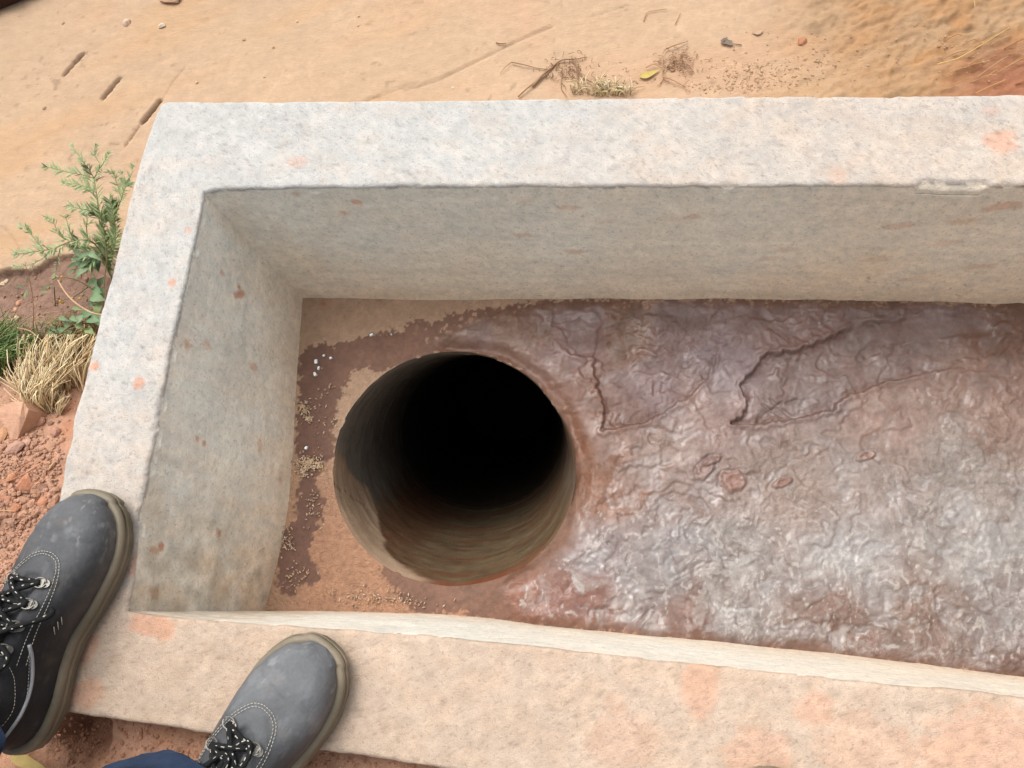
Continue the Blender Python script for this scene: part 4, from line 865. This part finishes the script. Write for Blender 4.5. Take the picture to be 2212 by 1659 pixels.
weed_stem([(265, 420), (268, 395), (262, 372)], [-.06, -.05, -.05], .0006, 22, .007, .012, True, .3)
weed_stem([(275, 400), (284, 375), (287, 356)], [-.06, -.055, -.05], .0005, 12, .006, .010, True, .5)
weed_stem([(236, 585), (246, 540), (250, 500), (244, 460), (236, 430)], [-.15, -.11, -.09, -.07, -.06], .0013, 130, .012, .022)
weed_stem([(240, 570), (228, 540), (222, 505), (232, 470), (240, 445)], [-.14, -.12, -.10, -.08, -.07], .0012, 110, .012, .022)
weed_stem([(110, 538), (95, 556), (70, 570), (45, 575), (30, 574)], [-.08, -.08, -.08, -.08, -.08], .0007, 34, .006, .010, True, .6)
weed_stem([(130, 535), (125, 560), (122, 580), (118, 600)], [-.08, -.09, -.10, -.10], .0008, 10, .006, .010, True, .5)
weed_stem([(215, 540), (200, 565), (182, 575), (158, 582)], [-.12, -.12, -.12, -.12], .0010, 34, .014, .026)
weed_stem([(212, 545), (190, 545), (172, 535), (155, 525)], [-.12, -.11, -.11, -.10], .0010, 34, .014, .026)
broad = MB()
# broad-leaved plant at the foot of the weed
bp_base = on_ground(222, 650, -.17); bplant = empty('broadleaf_plant', tuple(bp_base), 'low dark green broad-leaved plant with tiny yellow buds at the foot of the feathery weed', 'plant')
def big_leaf(px, py, z, an, ln, w, c):
    p = at(px, py, z); d = np.array([math.cos(an), math.sin(an), RNG.uniform(-.1, .2)]); m = MB(); n = 9
    pts = [p+d*ln*(t-.5)+np.array([0, 0, .18*ln*(1-(2*t-1)**2)]) for t in np.linspace(0, 1, n)]
    w *= .7
    ww = [w*math.sin(math.pi*min(max(t**.8, .02), .98))*(1+.12*RNG.random()) for t in np.linspace(0, 1, n)]
    m.blade(pts, ww, c=np.asarray(c)*.6, fold=.35); m.build('leaf', M_PLANT, bplant, origin=bp_base)
for a in [(185, 556, -.11, -2.6, .034, .0055), (172, 548, -.11, 2.5, .030, .005), (205, 553, -.11, -.6, .026, .007), (190, 572, -.12, -2.3, .038, .0065), (170, 562, -.12, 3.0, .030, .005), (181, 590, -.12, -2.4, .034, .007),
          (212, 565, -.12, 1.1, .030, .008), (165, 575, -.12, -2.9, .032, .005), (214, 575, -.13, -1.4, .022, .009), (200, 612, -.14, .6, .020, .006), (210, 628, -.14, -.5, .022, .008), (206, 612, -.14, -.9, .024, .009),
          (213, 645, -.14, -.3, .026, .012), (222, 610, -.15, 1.2, .02, .008), (203, 655, -.15, .4, .022, .007), (190, 680, -.15, .1, .026, .010), (205, 690, -.15, -.4, .026, .013), (216, 665, -.15, 1.3, .022, .010), (178, 690, -.15, .8, .020, .008),
          (160, 690, -.15, -.6, .022, .006), (172, 705, -.16, 2.6, .022, .007), (150, 700, -.16, .9, .018, .007), (196, 715, -.16, -.6, .022, .009), (133, 716, -.16, .5, .018, .007), (120, 712, -.16, -.7, .022, .004), (112, 722, -.16, 2.7, .020, .005), (150, 722, -.16, 1.0, .016, .007), (215, 690, -.15, 1.6, .022, .010),
          (140, 690, -.15, -.3, .020, .005), (100, 740, -.165, .8, .016, .006), (126, 745, -.165, .8, .016, .006), (168, 668, -.15, -.2, .022, .004), (222, 630, -.15, 1.8, .018, .008)]:
    px, py = a[0]+RNG.uniform(-2, 2), a[1]; c = random.choice([srgb(116, 150, 104), srgb(130, 160, 112), srgb(140, 164, 120), srgb(108, 136, 92), srgb(150, 170, 110)])
    big_leaf(px, py, a[2], a[3], a[4], a[5], c)
for i_ in range(3):
    pass
for pts, zs in ((([(222, 640), (205, 628), (180, 612), (160, 603), (135, 598)]), (-.16, -.14, -.12, -.11, -.10)), (([(215, 680), (200, 655), (178, 632)]), (-.16, -.14, -.13)), (([(220, 655), (180, 680), (150, 705), (125, 725)]), (-.16, -.15, -.15, -.15)),
                (([(222, 690), (225, 620), (231, 555), (235, 520)]), (-.16, -.13, -.10, -.08)), (([(120, 660), (118, 640), (117, 620)]), (-.17, -.15, -.13)), (([(190, 620), (160, 640), (130, 650)]), (-.14, -.13, -.13))):
    m = MB(); m.tube(spline([at(a, b, z) for (a, b), z in zip(pts, zs)], 14), .0009, 5, srgb(140, 130, 90)*.6); m.build('stem', M_PLANT, bplant, origin=bp_base)
for a, b, z in ((133, 598, -.10), (156, 644, -.12), (172, 645, -.12), (130, 651, -.12), (134, 655, -.125), (104, 622, -.12)):
    p = at(a, b, z); m = MB(); m.lump(p, .0020, srgb(226, 168, 50)*.7, 1, 1, .15); m.lump(p+[0, .001, -.0015], .0017, srgb(150, 160, 90)*.6, 1, 1, .1); m.build('bud', M_PLANT, bplant, origin=bp_base)
# slim stem with a few leaves, at the left
p0 = on_ground(70, 740); sl_ = empty('seedling', tuple(p0), 'slim dry brown stalk with a few small leaves left of the broad-leaved plant', 'seedling')
m = MB(); m.tube(spline([at(70, 735, -.16), at(72, 690, -.13), at(70, 640, -.11), at(62, 598, -.09), at(54, 570, -.08)], 24), np.linspace(.0008, .0005, 24), 5, srgb(178, 140, 104)*.6); m.build('stem', M_STRAW, sl_, origin=p0)
m = MB()
for a, b, an, ln, c in ((60, 612, 1.9, .014, (110, 96, 60)), (58, 625, -1.2, .012, (120, 130, 80)), (52, 622, 2.8, .016, (96, 100, 66)), (66, 600, -2, .010, (130, 96, 66)), (90, 625, .3, .018, (110, 124, 84)), (86, 632, .0, .016, (130, 140, 96)), (56, 632, -1.6, .010, (130, 150, 90))):
    leaf(m, at(a, b, -.11), (math.cos(an), math.sin(an), .1), ln, .0022, srgb(*c)*.6)
m.build('leaf', M_PLANT, sl_, origin=p0)
# curved dry stem arching from the rim
a0 = on_ground(222, 690, -.17); m = MB(); m.tube(spline([at(235, 683, -.09), at(218, 680, -.085), at(200, 676, -.08), at(180, 666, -.08), at(158, 650, -.08), at(140, 630, -.085), at(125, 605, -.09)], 40), np.linspace(.0016, .0010, 40), 7, srgb(220, 180, 144)*.62)
m.tube(spline([at(120, 600, -.09), at(116, 600, -.09), at(114, 604, -.09)], 5), .0014, 6, srgb(150, 170, 110)*.6)
o = m.build('straw', M_STRAW, None, origin=a0); o.location = a0; tag(o, 'curved pinkish dry straw arching out over the soil from the left rim', 'straw')
# straw tuft
def tuft(name, label, cat, base_px, n, root, spread, tipf, cols, w, mt, ln=None, n2=0):
    b0 = on_ground(*base_px); m = MB()
    for _ in range(n):
        rx, ry = root(); tx, ty, tz = tipf(rx, ry); p0 = on_ground(rx, ry); p2 = at(tx, ty, p0[2]+tz); bend = RNG.normal(size=3)*[.004, .004, .002]*spread
        p1 = (p0*.5+p2*.5)+[0, 0, tz*.35]+bend; c = cols[RNG.integers(0, len(cols))]*(.8+.35*RNG.random())*.82
        m.tube(spline([p0, p1, p2], 7), np.linspace(w, w*.45, 7)*RNG.uniform(.7, 1.25), 4, c, cap=False)
    o = m.build(name, mt, None, origin=b0); o.location = b0; return tag(o, label, cat)
STR = [srgb(236, 216, 172), srgb(226, 204, 160), srgb(242, 226, 190), srgb(214, 188, 146), srgb(196, 168, 128)]
def r1():
    t = RNG.random(); return (RNG.uniform(70, 112), 892-8*RNG.random()) if t < .30 else ((RNG.uniform(60, 130), RNG.uniform(840, 890)) if t < .6 else (RNG.uniform(60, 185), RNG.uniform(780, 850)))
def t1(rx, ry): 
    a = RNG.normal()*.34-.05-(.5 if rx < 75 else 0)*RNG.random()+(rx > 130)*.15; l = RNG.uniform(45, 115); return rx+math.sin(a)*l, max(ry-math.cos(a)*l, 722), RNG.uniform(.01, .05)
tuft('straw_tuft', 'thick tuft of pale dry straw against the left rim', 'straw tuft', (100, 850), 430, r1, 1.0, t1, STR, .00125, M_STRAW)
tuft('straw_tuft', 'small sprig of short dry straw between the thick tuft and the rim', 'straw tuft', (130, 895), 22, lambda: (RNG.uniform(124, 132), RNG.uniform(885, 897)), .6, lambda x, y: (x+RNG.uniform(0, 24), y-RNG.uniform(20, 50), RNG.uniform(.005, .025)), STR, .0009, M_STRAW)
GRN = [srgb(96, 124, 62), srgb(124, 148, 82), srgb(82, 106, 60), srgb(150, 160, 100)]
tuft('grass_tuft', 'dense dark green grass tuft at the left edge beside the straw', 'grass tuft', (0, 800), 300, lambda: (RNG.uniform(-50, 20), RNG.uniform(770, 815)), 1.6, lambda x, y: (x+RNG.normal()*26+14, y-RNG.uniform(30, 110), RNG.uniform(.02, .06)), GRN, .0011, M_PLANT)
tuft('grass_tuft', 'sprawling grey-green grass between the straw and the broad-leaved plant', 'grass tuft', (70, 745), 150, lambda: (RNG.uniform(35, 110), RNG.uniform(735, 775)), 1.6, lambda x, y: (x+RNG.normal()*26, y-RNG.uniform(10, 60), RNG.uniform(.01, .04)), [srgb(126, 140, 96), srgb(146, 144, 100), srgb(170, 160, 120)], .0009, M_PLANT)
tuft('grass_tuft', 'small fresh green sprout at the left end of the straw', 'grass tuft', (68, 818), 9, lambda: (RNG.uniform(62, 74), RNG.uniform(800, 822)), .6, lambda x, y: (x-RNG.uniform(5, 45)+15, y-RNG.uniform(15, 80), RNG.uniform(.01, .04)), [srgb(150, 170, 96), srgb(170, 190, 110)], .0014, M_PLANT)
tuft('grass_tuft', 'mat of thin yellow-green grass and litter under the broad-leaved plant', 'grass tuft', (170, 740), 220, lambda: (RNG.uniform(110, 212), RNG.uniform(700, 775)), 2, lambda x, y: (x+RNG.normal()*30, y-RNG.uniform(-5, 40), RNG.uniform(.004, .03)), [srgb(150, 146, 92), srgb(190, 168, 120), srgb(126, 124, 80), srgb(170, 130, 96)], .0008, M_STRAW)
def twig(pts, r, c, label, name='straw', cat='straw', z=None, h=.003, n=20):
    P = spline([(on_ground(a, b, -.17 if z is None else z)+[0, 0, h]) for a, b in pts], n); m = MB(); m.tube(P, np.linspace(r, r*.6, n), 6, srgb(*c)*.62)
    o = m.build(name, M_STRAW, None, origin=P[0]); o.location = P[0]; return tag(o, label, cat)
twig([(66, 783), (90, 728), (78, 728)][:0] or [(78, 728), (110, 738), (150, 775), (180, 810)], .0009, (222, 180, 134), 'long thin dry stalk lying across the top of the thick straw tuft', h=.045)
twig([(4, 1048), (50, 1030), (100, 1000)], .0012, (206, 140, 106), 'long reddish dry stalk on the soil, lower of two parallel ones', h=.006)
twig([(24, 1040), (52, 1012), (72, 998)], .0010, (202, 138, 104), 'short reddish dry stalk above the long parallel one', h=.006)
twig([(2, 1104), (44, 1106)], .0010, (224, 176, 132), 'straight pale straw lying level near the left edge', h=.008)
twig([(110, 1015), (122, 1000), (130, 1000)], .0009, (226, 186, 140), 'small bent pale straw close to the rim on the soil', h=.005)
twig([(114, 1038), (130, 1036)], .0007, (226, 186, 140), 'tiny level straw against the rim above the shoe toe', h=.005)
m = MB(); lp = [on_ground(a, b)+[0, 0, .012] for a, b in ((40, 1628), (80, 1645), (130, 1672))]; m.blade(spline(lp, 8), [.004, .007, .008, .007, .006, .005, .003, .001], c=srgb(206, 178, 112)*.62); o = m.build('dry_leaf', M_STRAW, None, origin=lp[0]); o.location = lp[0]; tag(o, 'curled yellow dry leaf on the soil below the left heel', 'dry leaf')
m = MB(); lp = [on_ground(a, b, ZR)+[0, 0, .004] for a, b in ((1382, 169), (1400, 165), (1426, 153))]; m.blade(spline(lp, 8), [.0012, .0045, .0062, .0062, .005, .0035, .0018, .0003], c=srgb(206, 182, 104)*.62); o = m.build('dry_leaf', M_STRAW, None, origin=lp[0]); o.location = lp[0]; tag(o, 'pointed yellow leaf lying on the road behind the back rim', 'dry leaf')
m = MB(); lp = [on_ground(a, b, ZR)+[0, 0, .003] for a, b in ((1556, 91), (1568, 94), (1582, 100))]; m.blade(spline(lp, 6), [.001, .005, .006, .004, .005, .001], c=srgb(140, 124, 110)*.6, fold=.5); m.tube([on_ground(1575, 96, ZR)+[0, 0, .003], on_ground(1602, 99, ZR)+[0, 0, .002]], .0008, 4, srgb(130, 110, 90)*.6); m.tube([on_ground(1560, 96, ZR)+[0, 0, .004], on_ground(1570, 84, ZR)+[0, 0, .004]], .0010, 4, srgb(130, 116, 104)*.6); o = m.build('dry_leaf', M_STRAW, None, origin=lp[0]); o.location = lp[0]; tag(o, 'crumpled grey leaf on the road near the round reddish clod', 'dry leaf')
m = MB(); lp = [on_ground(a, b, ZR)+[0, 0, .002] for a, b in ((1624, 72), (1636, 72), (1648, 66))]; m.blade(spline(lp, 6), [.0005, .003, .005, .005, .003, .0005], c=srgb(206, 170, 140)*.6, fold=.3); o = m.build('dry_leaf', M_STRAW, None, origin=lp[0]); o.location = lp[0]; tag(o, 'pale pinkish leaf scrap on the road above the earth crumbs', 'dry leaf')
# dead roots and dry grass behind the back rim
rt0 = on_ground(1240, 150, ZR); m = MB()
def seg(mb, pts, r, c, h=.004): mb.tube(spline([on_ground(a, b, ZR)+[0, 0, h*(1+.5*math.sin(i*2.1))] for i, (a, b) in enumerate(pts)], 14), np.linspace(r, r*.5, 14), 5, srgb(*c)*.6)
for pts, r in (([(1105, 138), (1130, 144), (1160, 149), (1185, 153)], .0011), ([(1105, 138), (1090, 152), (1080, 162)], .0006), ([(1150, 190), (1175, 165), (1195, 145), (1215, 133), (1240, 133)], .0022), ([(1120, 212), (1140, 195), (1165, 172), (1195, 148)], .0014), ([(1235, 128), (1245, 150), (1250, 180), (1260, 205)], .0013),
               ([(1230, 132), (1248, 132), (1268, 125)], .0012), ([(1244, 150), (1262, 175), (1270, 208)], .0009), ([(1255, 170), (1285, 186), (1300, 200)], .0010), ([(1200, 150), (1215, 155), (1212, 190), (1225, 212)], .0009), ([(1180, 158), (1182, 150)], .0007), ([(1228, 120), (1240, 118)], .0007), ([(1206, 140), (1202, 150)], .0010)): seg(m, pts, r, (172, 134, 100))
for _ in range(110):
    a, b = 1225+RNG.normal()*30, 150+RNG.normal()*16; an = RNG.uniform(0, math.pi); l = RNG.uniform(3, 12)
    if b > 195: continue
    seg(m, [(a, b), (a+math.cos(an)*l*.5+RNG.normal(), b+math.sin(an)*l*.5), (a+math.cos(an)*l, b+math.sin(an)*l)], .0005, (146, 108, 78), .003)
o = m.build('dead_roots', M_STRAW, None, origin=rt0); o.location = rt0; tag(o, 'tangle of dark brown dead roots sprawling on the road, left of the yellow leaf', 'roots')
rt1 = on_ground(1450, 140, ZR); m = MB()
for pts, r in (([(1432, 125), (1430, 150), (1432, 172), (1420, 190)], .0012), ([(1432, 170), (1450, 178), (1480, 190)], .0013), ([(1432, 158), (1450, 140), (1470, 125), (1490, 118)], .0010), ([(1395, 150), (1412, 145), (1430, 150)], .0010), ([(1484, 130), (1486, 150), (1480, 172)], .0006), ([(1440, 150), (1455, 136), (1475, 138), (1482, 150)], .0009), ([(1475, 190), (1488, 178)], .0008),
               ([(1438, 110), (1460, 103), (1485, 92)], .0014), ([(1438, 110), (1430, 122)], .0010), ([(1360, 205), (1375, 195), (1393, 190)], .0009)): seg(m, pts, r, (196, 152, 116), .005)
for _ in range(130):
    a, b = 1465+RNG.normal()*22, 138+RNG.normal()*14; an = RNG.uniform(-.3, 1.2); l = RNG.uniform(3, 12); seg(m, [(a, b), (a+math.cos(an)*l*.5, b-math.sin(an)*l*.5+RNG.normal()), (a+math.cos(an)*l, b-math.sin(an)*l)], .0005, (164, 120, 88), .003)
o = m.build('dead_roots', M_STRAW, None, origin=rt1); o.location = rt1; tag(o, 'lighter tangle of dry rootlets right of the yellow leaf behind the back rim', 'roots')
dg0 = on_ground(1290, 200, ZR); m = MB()
for _ in range(75):
    a = RNG.choice([RNG.uniform(1235, 1300), RNG.uniform(1290, 1365)]); b = RNG.uniform(196, 208); tx = a+RNG.normal()*14; ty = b-RNG.uniform(8, 34)-(18 if RNG.random() < .12 else 0)
    p0, p2 = on_ground(a, b, ZR), at(tx, ty, ZR+.006+.02*RNG.random()); p1 = (p0+p2)/2+[RNG.normal()*.004, RNG.normal()*.003, .008]; m.tube(spline([p0, p1, p2], 8), RNG.uniform(.0005, .0010), 4, STR[RNG.integers(0, 4)]*.62)
for _ in range(26):
    a, b = RNG.uniform(1290, 1345), RNG.uniform(180, 202); w = RNG.uniform(8, 16); P = [on_ground(a-w/2, b+8, ZR), at(a-w/3, b-2, ZR+.012), at(a+w/3, b-3, ZR+.014), on_ground(a+w/2, b+8, ZR)]; m.tube(spline(P, 10), .0008, 4, STR[0]*.62)
o = m.build('dry_grass', M_STRAW, None, origin=dg0); o.location = dg0; tag(o, 'bleached dry grass tuft curling right behind the back rim', 'grass tuft')
def gblade(pts, zs, r, c, label):
    P = spline([at(a, b, z) for (a, b), z in zip(pts, zs)], 20); m = MB(); m.tube(P, np.linspace(r, r*.5, 20), 5, srgb(*c)*.66); o = m.build('straw', M_STRAW, None, origin=P[0]); o.location = P[0]; return tag(o, label, 'straw', 'dry straws at the upper right')
gblade([(2025, 139), (2070, 126), (2115, 100), (2180, 60)], [-.150, -.14, -.13, -.12], .0012, (224, 184, 116), 'longest pale straw blade, upper right on the road')
gblade([(2068, 130), (2085, 118), (2120, 97)], [-.150, -.14, -.13], .0009, (214, 176, 112), 'short blade running along beneath the longest pale straw blade')
gblade([(2108, 202), (2135, 188), (2172, 172)], [-.158, -.14, -.12], .0011, (222, 178, 116), 'pale straw blade rising right from the back rim near the right edge')
gblade([(2105, 0), (2106, 16)], [-.15, -.15], .0010, (206, 176, 130), 'short upright straw blade at the top edge, upper right')
for k in range(26):
    a, b = RNG.uniform(2020, 2200), RNG.uniform(90, 200); l = RNG.uniform(25, 80); an = RNG.uniform(.25, .6); 
    P = spline([on_ground(a, b, ZR)+[0, 0, .002], on_ground(a+l*.5, b-l*.5*math.tan(an)+3, ZR)+[0, 0, .012], at(a+l, b-l*math.tan(an), ZR+.018)], 12); m = MB() if k == 0 else m
    m.tube(P, .0006, 4, srgb(*random.choice([(206, 160, 104), (186, 130, 84), (170, 116, 74), (214, 176, 124)]))*.62)
p0 = on_ground(2120, 150, ZR); o = m.build('dry_grass', M_STRAW, None, origin=p0); o.location = p0; tag(o, 'sparse reddish dry grass strewn slantwise in the upper right corner', 'grass tuft')
twig([(1345+45, 48), (1362, 25), (1400, 23), (1408, 22)][:0] or [(1390, 48), (1398, 30), (1418, 25), (1440, 22)], .0008, (196, 150, 106), 'bent thin brown twig on the road near the top edge', 'twig', 'twig')
twig([(1458, 55), (1470, 30)], .0007, (190, 144, 100), 'short straight twig right of the bent brown twig', 'twig', 'twig')
twig([(1072, 95), (1082, 97), (1094, 96)], .0013, (166, 120, 84), 'small dark twig lying on the long rut', 'twig', 'twig')
# dark plank edge with a pale strip in the far left corner, and a clod beside it
p0 = on_ground(30, 13, ZR)
def box(name, c, size, rot, m_, parent, colr):
    x, y, z = np.array(size)/2; V = np.array([(a*x, b*y, d*z) for a in (-1, 1) for b in (-1, 1) for d in (-1, 1)])
    me = mesh(name, V, [(0, 1, 3, 2), (4, 6, 7, 5), (0, 4, 5, 1), (2, 3, 7, 6), (0, 2, 6, 4), (1, 5, 7, 3)], np.tile(np.array(colr), (8, 1)), smooth=False)
    o = obj(name, me, m_, parent); o.location = c; o.rotation_euler = (0, 0, rot); b = o.modifiers.new('bevel', 'BEVEL'); b.width = min(size)*.2; b.segments = 2; return o
pk = empty('plank', (float(p0[0]), float(p0[1]), ZR), 'dark maroon plank with a pale strip, cut off in the top left corner', 'plank')
rot_ = .38; nx, ny = math.cos(rot_), math.sin(rot_)
box('board', (-.011, .028, .012), (.30, .06, .024), rot_, M_STONE, pk, (.045, .018, .014))
box('strip', (.020, .022, .0255), (.06, .010, .006), rot_+.5, M_STONE, pk, (.42, .36, .34))
stone(372, -4, 26, (190, 158, 136), 'brown clod cut by the top edge above the biggest road pebble', 'clod', 'clod', flat=.5, el=1.5)
